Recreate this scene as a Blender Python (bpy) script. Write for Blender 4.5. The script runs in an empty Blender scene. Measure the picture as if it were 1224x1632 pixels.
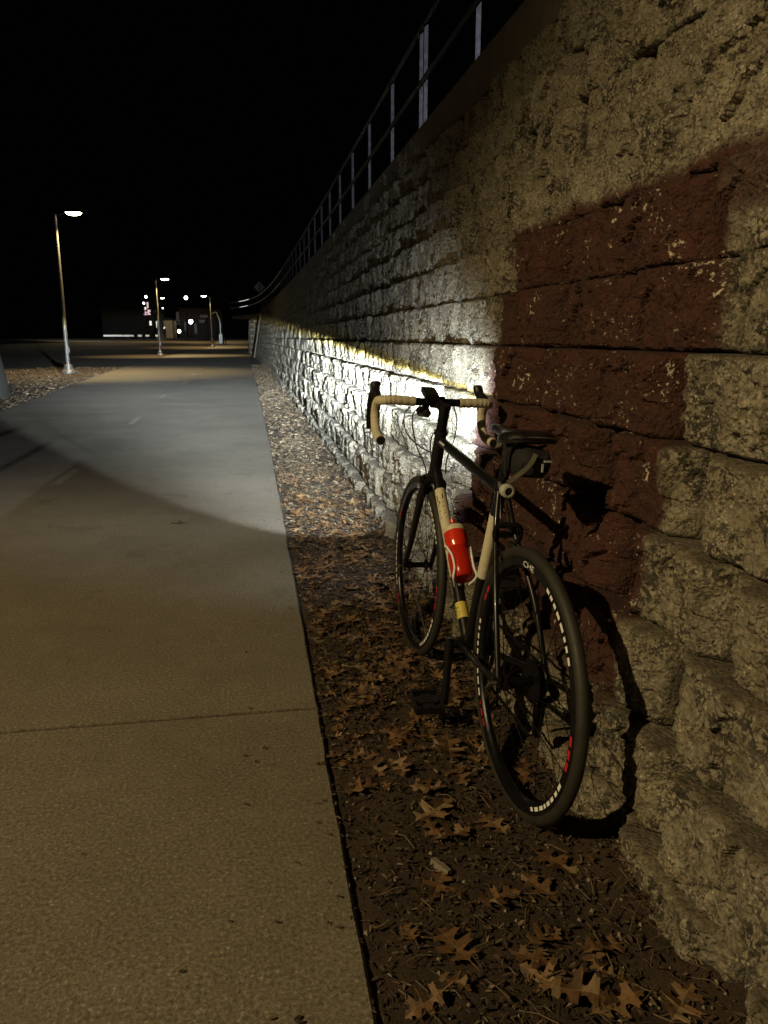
import bpy, math, random
import numpy as np
from mathutils import Matrix, Vector, noise as mnoise

SC = bpy.context.scene
COL = SC.collection
R = math.radians
random.seed(7)
rng = np.random.default_rng(7)

# ------------------------------------------------------------------ camera
F_PX, CAM_H, PITCH, YAW = 1226.0, 1.17, R(12.82), R(9.57)
cam_d = bpy.data.cameras.new('camera')
cam = bpy.data.objects.new('camera', cam_d)
COL.objects.link(cam)
cam_d.sensor_fit = 'VERTICAL'
cam_d.sensor_height = 24.0
cam_d.lens = 24.0 * F_PX / 1632.0
cam_d.clip_start, cam_d.clip_end = 0.02, 1500.0
cam.location = (0, 0, CAM_H)
cam.rotation_euler = (math.pi / 2 - PITCH, 0, -YAW)
SC.camera = cam

# ------------------------------------------------------------------ world (clear moonless night), exposure
world = bpy.data.worlds.new('World')
SC.world = world
world.use_nodes = True
bg = world.node_tree.nodes['Background']
bg.inputs[0].default_value = (0.62, 0.66, 0.8, 1)
bg.inputs[1].default_value = 0.0006
SC.view_settings.view_transform = 'Standard'
SC.view_settings.look = 'None'
SC.view_settings.exposure = 0.0
SC.view_settings.gamma = 1.0
SC.view_settings.use_curve_mapping = False
SC.cycles.use_denoising = True
SC.cycles.max_bounces = 5
SC.cycles.sample_clamp_indirect = 3.0

WARM = (1.0, 0.745, 0.37)
COOL = (0.80, 0.90, 1.0)

def spot(name, loc, target, power, color, size_deg, blend, radius=0.12, parent=None):
    d = bpy.data.lights.new(name, 'SPOT')
    d.energy, d.color = power, color
    d.spot_size, d.spot_blend, d.shadow_soft_size = R(size_deg), blend, radius
    o = bpy.data.objects.new(name, d)
    COL.objects.link(o)
    o.location = loc
    o.rotation_euler = (Vector(target) - Vector(loc)).to_track_quat('-Z', 'Y').to_euler()
    if parent: o.parent = parent
    return o

# ------------------------------------------------------------------ helpers
def terr(y):
    t = min(max((y - 55.0) / 65.0, 0.0), 1.0)
    return 0.95 * t * t * (3 - 2 * t)

def sst(a, b, x):
    t = min(max((x - a) / (b - a), 0.0), 1.0)
    return t * t * (3 - 2 * t)

class MB:
    """collects geometry for one mesh"""
    def __init__(self): self.v, self.f = [], []
    def add(self, v, f):
        n = len(self.v)
        self.v += [tuple(p) for p in v]
        self.f += [tuple(i + n for i in q) for q in f]
        return self
    def box(self, c, s, M=None):
        x, y, z = s[0] / 2, s[1] / 2, s[2] / 2
        P = [Vector((a * x, b * y, d * z)) for a in (-1, 1) for b in (-1, 1) for d in (-1, 1)]
        if M is not None: P = [M @ p for p in P]
        P = [p + Vector(c) for p in P]
        return self.add(P, [(0, 1, 3, 2), (4, 6, 7, 5), (0, 4, 5, 1), (2, 3, 7, 6), (0, 2, 6, 4), (1, 5, 7, 3)])
    def tube(self, pts, r, n=12, caps=True, flat=None):
        P = [Vector(p) for p in pts]
        k = len(P)
        rr = list(r) if hasattr(r, '__len__') else [r] * k
        T = [(P[min(i + 1, k - 1)] - P[max(i - 1, 0)]).normalized() for i in range(k)]
        up = Vector((0, 0, 1)) if abs(T[0].z) < 0.9 else Vector((1, 0, 0))
        N = (up - T[0] * up.dot(T[0])).normalized()
        vs, fs = [], []
        for i in range(k):
            N = (N - T[i] * N.dot(T[i]))
            N.normalize()
            B = T[i].cross(N)
            for j in range(n):
                a = 2 * math.pi * j / n
                fl = flat[i] if flat else 1.0
                vs.append(P[i] + (N * math.cos(a) + B * math.sin(a) * fl) * rr[i])
        for i in range(k - 1):
            for j in range(n):
                a, b = i * n + j, i * n + (j + 1) % n
                fs.append((a, b, b + n, a + n))
        if caps:
            fs.append(tuple(range(n - 1, -1, -1)))
            fs.append(tuple((k - 1) * n + j for j in range(n)))
        return self.add(vs, fs)
    def lathe(self, prof, n=48, axis='Z', c=(0, 0, 0), closed=False, a0=0.0, a1=2 * math.pi):
        """prof: list of (radius, height)"""
        full = abs(a1 - a0 - 2 * math.pi) < 1e-6
        m = n if full else n + 1
        vs, fs = [], []
        for i in range(m):
            a = a0 + (a1 - a0) * i / n
            for r, h in prof:
                if axis == 'Z': p = (r * math.cos(a), r * math.sin(a), h)
                elif axis == 'Y': p = (r * math.cos(a), h, r * math.sin(a))
                else: p = (h, r * math.cos(a), r * math.sin(a))
                vs.append((p[0] + c[0], p[1] + c[1], p[2] + c[2]))
        k = len(prof)
        kk = k if closed else k - 1
        for i in range(n):
            i2 = (i + 1) % m
            for j in range(kk):
                j2 = (j + 1) % k
                fs.append((i * k + j, i2 * k + j, i2 * k + j2, i * k + j2))
        return self.add(vs, fs)
    def loft(self, secs, caps=True):
        n, k = len(secs[0]), len(secs)
        vs = [p for s in secs for p in s]
        fs = []
        for i in range(k - 1):
            for j in range(n):
                a, b = i * n + j, i * n + (j + 1) % n
                fs.append((a, b, b + n, a + n))
        if caps:
            fs.append(tuple(range(n - 1, -1, -1)))
            fs.append(tuple((k - 1) * n + j for j in range(n)))
        return self.add(vs, fs)
    def mesh(self, name, mat=None, smooth=True):
        me = bpy.data.meshes.new(name)
        me.from_pydata(self.v, [], self.f)
        if smooth:
            me.polygons.foreach_set('use_smooth', [True] * len(me.polygons))
            try: me.set_sharp_from_angle(angle=R(38))
            except Exception: pass
        if mat: me.materials.append(mat)
        me.update()
        return me
    def build(self, name, mat=None, parent=None, smooth=True):
        return link(name, self.mesh(name, mat, smooth), parent)

def link(name, me, parent=None, loc=None):
    o = bpy.data.objects.new(name, me)
    COL.objects.link(o)
    if parent: o.parent = parent
    if loc is not None: o.location = loc
    return o

def tag(o, label=None, cat=None, group=None, kind=None):
    if label: o['label'] = label
    if cat: o['category'] = cat
    if group: o['group'] = group
    if kind: o['kind'] = kind
    return o

def empty(name, loc=(0, 0, 0), rz=0.0):
    o = bpy.data.objects.new(name, None)
    o.empty_display_size = 0.1
    COL.objects.link(o)
    o.location = loc
    o.rotation_euler = (0, 0, rz)
    return o

def copy_tree(o, parent=None):
    c = o.copy()
    COL.objects.link(c)
    if parent: c.parent = parent
    for ch in list(o.children): copy_tree(ch, c)
    return c

def spline(pts, n=8):
    P = [Vector(p) for p in pts]
    P = [P[0] * 2 - P[1]] + P + [P[-1] * 2 - P[-2]]
    out = []
    for i in range(1, len(P) - 2):
        for k in range(n):
            t = k / n
            a, b, c, d = P[i - 1], P[i], P[i + 1], P[i + 2]
            out.append(0.5 * ((2 * b) + (c - a) * t + (2 * a - 5 * b + 4 * c - d) * t * t + (3 * b - a - 3 * c + d) * t ** 3))
    out.append(P[-2])
    return out

def text2d(s, size=1.0):
    cu = bpy.data.curves.new('letters', 'FONT')
    cu.body, cu.size, cu.resolution_u = s, size, 3
    cu.align_x, cu.align_y = 'CENTER', 'CENTER'
    o = bpy.data.objects.new('letters', cu)
    COL.objects.link(o)
    dg = bpy.context.evaluated_depsgraph_get()
    me = bpy.data.meshes.new_from_object(o.evaluated_get(dg))
    V = [tuple(v.co) for v in me.vertices]
    Fc = [tuple(p.vertices) for p in me.polygons]
    bpy.data.objects.remove(o)
    bpy.data.meshes.remove(me)
    bpy.data.curves.remove(cu)
    return V, Fc

# ------------------------------------------------------------------ materials
class NT:
    def __init__(self, name):
        self.m = bpy.data.materials.new(name)
        self.m.use_nodes = True
        self.t = self.m.node_tree
        self.b = self.t.nodes['Principled BSDF']
    def n(self, typ, **kw):
        o = self.t.nodes.new(typ)
        for k, v in kw.items():
            if k.startswith('i_'):
                key = k[2:]
                o.inputs[int(key) if key.isdigit() else key].default_value = v
            else: setattr(o, k, v)
        return o
    def l(self, a, b): self.t.links.new(a, b)
    def ramp(self, fac, stops, interp='LINEAR'):
        r = self.n('ShaderNodeValToRGB')
        r.color_ramp.interpolation = interp
        e = r.color_ramp.elements
        while len(e) < len(stops): e.new(0.5)
        for i, (p, c) in enumerate(stops):
            e[i].position = p
            e[i].color = (*c, 1) if len(c) == 3 else c
        self.l(fac, r.inputs[0])
        return r.outputs[0]
    def noise(self, vec, scale, detail=4, rough=0.55, dist=0.0):
        o = self.n('ShaderNodeTexNoise')
        o.inputs['Scale'].default_value = scale
        o.inputs['Detail'].default_value = detail
        o.inputs['Roughness'].default_value = rough
        o.inputs['Distortion'].default_value = dist
        if vec is not None: self.l(vec, o.inputs['Vector'])
        return o.outputs['Fac']
    def vor(self, vec, scale, feature='F1', out='Distance'):
        o = self.n('ShaderNodeTexVoronoi', feature=feature)
        o.inputs['Scale'].default_value = scale
        if vec is not None: self.l(vec, o.inputs['Vector'])
        return o.outputs[out]
    def math(self, op, a, b=None, clamp=False):
        o = self.n('ShaderNodeMath', operation=op, use_clamp=clamp)
        for i, x in enumerate((a, b)):
            if x is None: continue
            if isinstance(x, (int, float)): o.inputs[i].default_value = x
            else: self.l(x, o.inputs[i])
        return o.outputs[0]
    def rng(self, v, a, b, c=0.0, d=1.0, smooth=True):
        o = self.n('ShaderNodeMapRange')
        o.interpolation_type = 'SMOOTHSTEP' if smooth else 'LINEAR'
        o.clamp = True
        for i, x in enumerate((a, b, c, d)): o.inputs[i + 1].default_value = x
        self.l(v, o.inputs[0])
        return o.outputs[0]
    def mix(self, fac, a, b, blend='MIX'):
        o = self.n('ShaderNodeMix', data_type='RGBA', blend_type=blend)
        for i, x in ((0, fac), (6, a), (7, b)):
            if isinstance(x, (int, float)): o.inputs[i].default_value = x
            elif isinstance(x, tuple): o.inputs[i].default_value = (*x, 1) if len(x) == 3 else x
            else: self.l(x, o.inputs[i])
        return o.outputs[2]
    def bump(self, h, strength, dist, prev=None):
        o = self.n('ShaderNodeBump')
        o.inputs['Strength'].default_value = strength
        o.inputs['Distance'].default_value = dist
        self.l(h, o.inputs['Height'])
        if prev: self.l(prev, o.inputs['Normal'])
        return o.outputs[0]
    def pos(self): return self.n('ShaderNodeNewGeometry').outputs['Position']
    def set(self, **kw):
        for k, v in kw.items():
            key = k.replace('_', ' ')
            i = self.b.inputs[key]
            if isinstance(v, (int, float)): i.default_value = v
            elif isinstance(v, tuple): i.default_value = (*v, 1) if len(v) == 3 else v
            else: self.l(v, i)
        return self.m

def simple(name, col, rough=0.5, metal=0.0, grain=0.06, coat=0.0, scale=60, bump=0.0):
    t = NT(name)
    tc = t.n('ShaderNodeTexCoord').outputs['Object']
    n = t.noise(tc, scale, 4)
    c = t.mix(n, tuple(x * (1 - grain * 2) for x in col), tuple(min(1, x * (1 + grain * 2)) for x in col))
    rr = t.rng(n, 0.2, 0.8, max(0.03, rough - 0.07), min(1, rough + 0.07))
    t.set(Base_Color=c, Roughness=rr, Metallic=metal)
    if coat: t.set(Coat_Weight=coat, Coat_Roughness=0.08)
    if bump: t.set(Normal=t.bump(t.noise(tc, scale * 3, 3), bump, 0.004))
    return t.m

def emit(name, col, strength):
    t = NT(name)
    t.set(Base_Color=(0.02, 0.02, 0.02), Emission_Color=col, Emission_Strength=strength)
    return t.m

def mat_stone():
    t = NT('split_face_concrete')
    p = t.pos()
    sp = t.n('ShaderNodeSeparateXYZ'); t.l(p, sp.inputs[0])
    oi = t.n('ShaderNodeObjectInfo').outputs['Random']
    big = t.noise(p, 2.2, 4, 0.6)
    mid = t.noise(p, 16, 5, 0.62)
    fine = t.noise(p, 130, 4, 0.6)
    grain = t.vor(p, 95)
    pitv = t.noise(p, 62, 4, 0.65)
    c = t.ramp(t.math('ADD', t.math('MULTIPLY', mid, 0.6), t.math('MULTIPLY', fine, 0.4)), [(0.36, (0.13, 0.116, 0.083)), (0.5, (0.27, 0.245, 0.185)), (0.64, (0.44, 0.405, 0.32))])
    c = t.mix(t.rng(big, 0.35, 0.7, 0.0, 0.5), c, (0.33, 0.285, 0.19))
    c = t.mix(t.rng(oi, 0, 1, 0.0, 0.25, False), c, (0.20, 0.175, 0.12))
    # black lichen and dirt sitting in clusters of pits
    cl = t.rng(t.noise(p, 8, 4, 0.62), 0.44, 0.60)
    pits = t.rng(t.math('ADD', pitv, t.math('MULTIPLY', cl, 0.07)), 0.53, 0.585)
    dirt = t.math('MULTIPLY', pits, t.math('ADD', t.math('MULTIPLY', cl, 0.8), 0.2))
    c = t.mix(t.math('MULTIPLY', dirt, 0.93), c, (0.022, 0.02, 0.014))
    c = t.mix(t.math('MULTIPLY', t.rng(grain, 0.35, 0.75), 0.35), c, (0.08, 0.07, 0.05))
    spot_ = t.math('MULTIPLY', t.rng(t.vor(p, 120), 0.42, 0.25), t.rng(t.noise(p, 19, 3), 0.47, 0.56))
    c = t.mix(t.math('MULTIPLY', spot_, 0.85), c, (0.03, 0.027, 0.02))
    lite = t.math('MULTIPLY', t.rng(t.vor(p, 85), 0.30, 0.18), t.rng(t.noise(p, 13, 3), 0.52, 0.6))
    c = t.mix(t.math('MULTIPLY', lite, 0.6), c, (0.58, 0.54, 0.43))
    # soil and moss film on the upward ledges, where it collects
    nrm = t.n('ShaderNodeSeparateXYZ'); t.l(t.n('ShaderNodeNewGeometry').outputs['Normal'], nrm.inputs[0])
    c = t.mix(t.rng(nrm.outputs[2], 0.45, 0.85, 0, 0.5), c, (0.15, 0.12, 0.075))
    # vertical wash streaks of grime
    mp = t.n('ShaderNodeMapping'); mp.inputs['Scale'].default_value = (1, 9, 0.9); t.l(p, mp.inputs[0])
    st = t.rng(t.noise(mp.outputs[0], 2.0, 5, 0.65), 0.52, 0.75, 0, 0.45)
    c = t.mix(st, c, (0.085, 0.075, 0.052))
    jd = t.n('ShaderNodeAttribute', attribute_name='joint_dirt').outputs['Fac']
    c = t.mix(t.math('MULTIPLY', jd, 0.72), c, (0.045, 0.038, 0.026))
    # square of red cover-up paint: rectangle in the plane of the wall with sprayed edges
    wob = t.math('MULTIPLY', t.math('SUBTRACT', t.noise(p, 9, 5, 0.6), 0.5), 0.075)
    y = t.math('ADD', sp.outputs[1], wob)
    z = t.math('ADD', sp.outputs[2], wob)
    my = t.math('MULTIPLY', t.rng(y, 1.56, 1.61), t.rng(y, 3.12, 3.05))
    mz = t.math('MULTIPLY', t.rng(z, 0.22, 0.36), t.rng(z, 1.60, 1.555))
    band = t.math('MULTIPLY', t.math('MULTIPLY', t.rng(y, 1.15, 1.45), t.rng(y, 1.72, 1.66)), t.math('MULTIPLY', t.rng(z, 1.40, 1.45), t.rng(z, 1.60, 1.555)))
    red = t.math('MAXIMUM', t.math('MULTIPLY', my, mz), t.math('MULTIPLY', band, 0.85))
    cg = t.rng(t.noise(p, 8.5, 4, 0.65), 0.48, 0.66)
    chip = t.math('MULTIPLY', t.rng(t.math('ADD', t.noise(p, 66, 4, 0.68), t.math('MULTIPLY', cg, 0.08)), 0.635, 0.67), t.math('ADD', t.math('MULTIPLY', cg, 0.8), 0.2))
    red = t.math('MULTIPLY', red, t.math('SUBTRACT', 1.0, chip))
    rc = t.ramp(mid, [(0.3, (0.038, 0.0125, 0.008)), (0.7, (0.072, 0.022, 0.0135))])
    rc = t.mix(t.math('MULTIPLY', jd, 0.5), rc, (0.018, 0.008, 0.006))
    rc = t.mix(t.rng(t.noise(p, 3.2, 3), 0.45, 0.65, 0, 0.5), rc, (0.036, 0.015, 0.010))
    rc = t.mix(t.math('MULTIPLY', dirt, 0.5), rc, (0.04, 0.014, 0.01))
    chipc = t.mix(t.math('MULTIPLY', t.math('MULTIPLY', my, mz), chip), c, (0.58, 0.52, 0.39))
    c = t.mix(red, chipc, rc)
    t.set(Base_Color=c, Roughness=t.rng(red, 0, 1, 0.95, 0.85))
    h = t.math('SUBTRACT', t.math('ADD', t.math('ADD', t.math('MULTIPLY', mid, 0.9), t.math('MULTIPLY', fine, 0.4)), t.math('MULTIPLY', pitv, 0.7)), t.math('MULTIPLY', grain, 0.35))
    t.set(Normal=t.bump(h, 0.95, 0.014))
    return t.m

def mat_path():
    t = NT('worn_concrete_path')
    p = t.pos()
    big = t.noise(p, 0.9, 5, 0.6)
    mid = t.noise(p, 9, 5, 0.65)
    fine = t.noise(p, 105, 5, 0.72)
    c = t.ramp(fine, [(0.36, (0.075, 0.064, 0.044)), (0.48, (0.185, 0.162, 0.118)), (0.58, (0.275, 0.243, 0.18)), (0.68, (0.52, 0.475, 0.37))])
    c = t.mix(t.rng(big, 0.32, 0.68, 0.0, 0.75), c, t.mix(0.6, c, (0.085, 0.072, 0.05)))
    stain = t.rng(t.noise(p, 2.3, 6, 0.7, 0.5), 0.58, 0.68)
    c = t.mix(t.math('MULTIPLY', stain, 0.45), c, (0.07, 0.058, 0.04))
    c = t.mix(t.rng(mid, 0.45, 0.75, 0, 0.35), c, t.mix(0.6, c, (0.33, 0.30, 0.23)))
    spk = t.rng(t.vor(p, 48), 0.08, 0.2, 1.0, 0.0)
    gate = t.rng(t.noise(p, 23, 2), 0.5, 0.6)
    c = t.mix(t.math('MULTIPLY', t.math('MULTIPLY', spk, gate), 0.7), c, (0.50, 0.46, 0.36))
    dk = t.rng(t.vor(p, 9), 0.03, 0.055, 1.0, 0.0)
    c = t.mix(t.math('MULTIPLY', dk, t.rng(t.noise(p, 3.3, 2), 0.5, 0.56)), c, (0.03, 0.024, 0.018))
    oi = t.n('ShaderNodeObjectInfo').outputs['Random']
    c = t.mix(t.rng(oi, 0, 1, 0, 0.22, False), c, (0.14, 0.125, 0.095))
    h = t.math('ADD', fine, t.math('MULTIPLY', mid, 0.6))
    t.set(Base_Color=c, Roughness=t.rng(fine, 0.3, 0.7, 0.72, 0.94), Normal=t.bump(h, 0.7, 0.006))
    return t.m

def mat_soil(name, dark, light, sc=1.0):
    t = NT(name)
    p = t.pos()
    a = t.noise(p, 9 * sc, 6, 0.7, 0.3)
    b = t.noise(p, 70 * sc, 6, 0.75)
    c = t.ramp(t.math('ADD', t.math('MULTIPLY', a, 0.5), t.math('MULTIPLY', b, 0.5)), [(0.38, dark), (0.62, light)])
    crumb = t.rng(t.vor(p, 120 * sc), 0.1, 0.28, 1.0, 0.0)
    c = t.mix(t.math('MULTIPLY', crumb, t.rng(t.noise(p, 25 * sc, 2), 0.5, 0.62)), c, tuple(min(1, x * 2.4) for x in light))
    h = t.math('ADD', t.math('MULTIPLY', a, 0.6), t.math('ADD', b, t.math('MULTIPLY', crumb, 0.4)))
    t.set(Base_Color=c, Roughness=0.95, Normal=t.bump(h, 0.9, 0.012))
    return t.m

def mat_leaf():
    t = NT('dry_oak_leaf')
    g = t.n('ShaderNodeNewGeometry')
    oi = t.n('ShaderNodeObjectInfo').outputs['Random']
    r = t.math('FRACT', t.math('ADD', g.outputs['Random Per Island'], oi))
    c = t.ramp(r, [(0.0, (0.045, 0.024, 0.012)), (0.35, (0.125, 0.066, 0.029)), (0.65, (0.21, 0.115, 0.048)), (0.88, (0.21, 0.14, 0.07)), (1.0, (0.32, 0.24, 0.14))])
    tc = t.n('ShaderNodeTexCoord').outputs['Object']
    n = t.noise(tc, 9, 6, 0.7)
    so = t.n('ShaderNodeSeparateXYZ'); t.l(tc, so.inputs[0])
    ay = t.math('ABSOLUTE', so.outputs[1])
    side = t.math('ABSOLUTE', t.math('SUBTRACT', t.math('FRACT', t.math('MULTIPLY', t.math('SUBTRACT', so.outputs[0], t.math('MULTIPLY', ay, 0.7)), 8.0)), 0.5))
    vein = t.math('MAXIMUM', t.rng(ay, 0.016, 0.006), t.math('MULTIPLY', t.rng(side, 0.07, 0.03), 0.6))
    c = t.mix(t.math('MULTIPLY', vein, 0.5), c, t.mix(0.5, c, (0.34, 0.22, 0.10)))
    c = t.mix(t.rng(n, 0.45, 0.68, 0, 0.75), c, t.mix(0.7, c, (0.035, 0.018, 0.009)))
    t.set(Base_Color=c, Roughness=0.48, Normal=t.bump(t.noise(tc, 120, 3), 0.4, 0.003))
    return t.m

M = {}
M['stone'] = mat_stone()
M['path'] = mat_path()
M['soil'] = mat_soil('dark_soil', (0.022, 0.014, 0.008), (0.07, 0.044, 0.025))
M['ground'] = mat_soil('leafy_ground', (0.045, 0.03, 0.015), (0.135, 0.095, 0.05), 0.5)
M['leaf'] = mat_leaf()
def mat_mulch(name, stops):
    t = NT(name)
    g = t.n('ShaderNodeNewGeometry')
    c = t.ramp(g.outputs['Random Per Island'], stops)
    c = t.mix(t.rng(t.noise(g.outputs['Position'], 90, 4), .4, .7, 0, .5), c, t.mix(.6, c, (.03, .02, .012)))
    t.set(Base_Color=c, Roughness=.75)
    return t.m
M['crumb'] = mat_mulch('dark_leaf_crumbs', [(0, (.014, .009, .005)), (.5, (.045, .027, .014)), (.85, (.09, .056, .028)), (1, (.2, .15, .09))])
M['mulch'] = mat_mulch('pale_leaf_scraps', [(0, (.018, .012, .006)), (.4, (.05, .034, .017)), (.75, (.115, .082, .043)), (1, (.24, .185, .11))])
M['coping'] = simple('streaked_coping_concrete', (0.13, 0.112, 0.075), 0.9, grain=0.25, scale=9, bump=0.4)
M['paint_line'] = simple('worn_line_paint', (0.27, 0.25, 0.20), 0.85, grain=0.42, scale=14)
M['galv'] = simple('galvanised_steel', (0.027, 0.028, 0.03), 0.42, 0.6, grain=0.12, scale=25)
M['rail_lit'] = simple('pale_lit_rail_steel', (0.60, 0.61, 0.62), 0.4, 0.2, grain=0.1, scale=25)  # paler copy of the railing steel: light on the far rails put into colour
M['pole'] = simple('bronze_grey_lamp_steel', (0.10, 0.097, 0.086), 0.42, 0.2, grain=0.1, scale=12)
M['black'] = simple('gloss_black_enamel', (0.006, 0.006, 0.007), 0.34, grain=0.1, coat=0.15)
M['blackpl'] = simple('black_plastic', (0.012, 0.012, 0.013), 0.45, grain=0.15)
M['blackmetal'] = simple('black_anodised_metal', (0.02, 0.02, 0.022), 0.32, 0.7, grain=0.1)
M['rubber'] = simple('tyre_rubber', (0.024, 0.023, 0.017), 0.62, grain=0.15, scale=40, bump=0.15)
M['cream'] = simple('cream_frame_paint', (0.66, 0.62, 0.46), 0.3, grain=0.04, coat=0.5)
M['tape'] = simple('cream_bar_tape', (0.58, 0.535, 0.39), 0.72, grain=0.1, scale=90, bump=0.25)
M['steel'] = simple('bare_steel', (0.55, 0.55, 0.54), 0.22, 1.0, grain=0.08)
M['white'] = simple('white_print', (0.88, 0.88, 0.86), 0.5, grain=0.03)
M['red'] = simple('red_print', (0.55, 0.02, 0.02), 0.45, grain=0.05)
M['yellow'] = simple('yellow_sticker', (0.62, 0.52, 0.10), 0.5, grain=0.1)
M['green'] = simple('green_print', (0.04, 0.10, 0.03), 0.5)
M['saddle'] = simple('black_saddle_leather', (0.010, 0.009, 0.009), 0.34, grain=0.2, scale=70, bump=0.15)
M['fabric'] = simple('black_nylon', (0.008, 0.0085, 0.008), 0.75, grain=0.3, scale=160, bump=0.5)
M['strap'] = simple('olive_webbing', (0.10, 0.092, 0.068), 0.75, grain=0.2, scale=200, bump=0.4)
M['greyring'] = simple('pale_grey_plastic', (0.42, 0.43, 0.39), 0.35)
M['bark'] = simple('grey_bark', (0.028, 0.026, 0.022), 0.95, grain=0.35, scale=11, bump=0.9)
M['pebble'] = simple('pale_grit', (0.22, 0.19, 0.14), 0.9, grain=0.4, scale=8)
M['twig'] = simple('dry_twig', (0.12, 0.085, 0.048), 0.8, grain=0.4, scale=20)
M['signback'] = simple('bare_aluminium_sign_back', (0.62, 0.72, 0.88), 0.45, 0.0, grain=0.1)
M['far_wall'] = simple('dark_render', (0.018, 0.016, 0.013), 0.9, grain=0.2, scale=2)
M['ochre'] = simple('ochre_siding', (0.34, 0.27, 0.14), 0.85, grain=0.15, scale=3)
M['roofing'] = simple('dark_roofing', (0.012, 0.011, 0.010), 0.9, grain=0.2, scale=2)
M['asphalt'] = simple('road_asphalt', (0.075, 0.07, 0.06), 0.85, grain=0.2, scale=4)
M['whitewall'] = simple('white_barrier_paint', (0.75, 0.74, 0.70), 0.6, grain=0.08, scale=4)
M['lens_warm'] = emit('lit_lamp_lens', (1.0, 0.90, 0.62), 26)
M['lens_white'] = emit('lit_white_lens', (1.0, 0.97, 0.92), 14)
M['lens_pink'] = emit('lit_pink_sign', (1.0, 0.66, 0.70), 0.8)
M['glow_warm'] = emit('window_and_arm_glow', (1.0, 0.92, 0.80), 0.9)
M['win_dim'] = emit('dim_window', (0.9, 0.88, 0.84), 0.012)
M['star'] = emit('lit_entrance_lantern', (1.0, 0.80, 0.72), 12)

tr = NT('translucent_red_bottle')
tr.set(Base_Color=(0.62, 0.028, 0.012), Roughness=0.22, Subsurface_Weight=0.0, Transmission_Weight=0.28, IOR=1.35)
M['bottle_clear'] = tr.m
M['bottle_red'] = simple('solid_red_bottle_plastic', (0.66, 0.030, 0.010), 0.25, grain=0.04, coat=0.3)
M['cap'] = simple('pale_bottle_cap', (0.62, 0.58, 0.42), 0.45)

# ================================================================== SETTING
def xr(y):   # right edge of the path
    return 0.172 - 0.00022 * max(y, 0) ** 2 * (1 if y < 32 else 0) - (0.225 if y >= 32 else 0) - (0.0 if y < 60 else 0.002 * (y - 60))
def xl(y):   # left edge
    if y < 8: return -3.75
    if y < 32: return -3.75 - 1.25 * sst(4, 34, y)
    if y < 52: return -4.99 - 0.25 * sst(32, 52, y)
    if y < 78: return -5.22 + 1.35 * sst(52, 80, y)
    return -3.87
def xw(y, z):  # face of the wall
    return 0.79 + 0.184 * z - 0.0003 * max(y - 2, 0) ** 2
def zcap(y): return 2.35 + 0.003 * y

# ground sheet
xs = np.concatenate([[-260, -160, -100, -60, -40, -28], np.arange(-20, -3.2, 0.8), [-3.2, -1, 0.1, 0.5, 0.95, 1.2, 3, 8]])
ys = np.concatenate([[-40, -20, -10], np.arange(-5, 60, 1.3), np.arange(60, 150, 5), [170, 200, 260, 350, 500]])
mb = MB()
for y in ys:
    for x in xs:
        h = terr(y) - 0.07
        if x < -3.3: h += 0.045 + 0.03 * mnoise.noise((x * 0.6, y * 0.6, 0)) * sst(-4.4, -5.6, x)
        if x < -20: h += 0.1 * mnoise.noise((x * 0.05, y * 0.05, 3))
        mb.v.append((x, y, h))
nx = len(xs)
for j in range(len(ys) - 1):
    for i in range(nx - 1):
        a = j * nx + i
        mb.f.append((a, a + 1, a + nx + 1, a + nx))
ground = tag(mb.build('ground', M['ground']), kind='structure')

# upper terrace behind the wall
mb = MB()
yy = np.concatenate([np.arange(-25, 50, 3.0), [60, 90, 200]])
for y in yy:
    for x in (xw(min(y, 47), zcap(min(y, 47))) + 0.18, 6, 60):
        mb.v.append((x, y, zcap(min(y, 60)) + 0.12))
for j in range(len(yy) - 1):
    for i in range(2):
        a = j * 3 + i
        mb.f.append((a, a + 1, a + 4, a + 3))
tag(mb.build('upper_ground', M['soil']), kind='structure')

# concrete path of separate slabs
path = tag(empty('path', (0, 0, 0)), kind='structure')
joints = [-7.5, -1.6, 2.29, 6.05, 10.2, 14.4, 18.6, 22.8, 27.0, 31.2, 35.4, 39.6, 43.8, 48, 52, 56, 60, 66, 72, 78, 84, 90, 98, 106, 116, 128, 145, 170]
for a, b in zip(joints[:-1], joints[1:]):
    mb = MB()
    n = max(3, int((b - a) / (0.05 if b < 7 else 0.7)))
    g = 0.008
    g = 0.008 if abs(a) < 4 and abs(b) < 8 else 0.003
    ga = g if a in (-1.6, 2.29, 14.4) else 0.0005
    gb = g if b in (-1.6, 2.29, 14.4) else 0.0005
    secs = []
    for i in range(n + 1):
        y = a + ga + (b - a - ga - gb) * i / n
        # joints run slightly askew as in the photo
        L, Rr, z = xl(y), xr(y), terr(y)
        bev = 0.006 + (0.006 * max(0, mnoise.noise((y * 7, 3.1, 0))) if b < 7 else 0)
        Rr += 0.006 * mnoise.noise((y * 2.2, 1, 0)) + 0.003 * mnoise.noise((y * 9, 1, 0))
        secs.append([(L, y, z - 0.1), (L, y, z - bev), (L + bev, y, z), (Rr - bev, y, z), (Rr, y, z - bev), (Rr, y, z - 0.1)])
    mb.loft(secs)
    mb.build('concrete_slab', M['path'], path, smooth=False)
    if b in (-1.6, 2.29, 14.4):
        jz = terr(b) + (0.0045 if b != 2.29 else 0.0)
        MB().loft([[(x, b - 0.012, jz - 0.09), (x, b + 0.012, jz - 0.09), (x, b + 0.012, jz - 0.006), (x, b - 0.012, jz - 0.006)] for x in np.linspace(xl(b) + .01, xr(b) - .01, 6)]).build('joint_fill', M['soil'], path, smooth=False)

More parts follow.
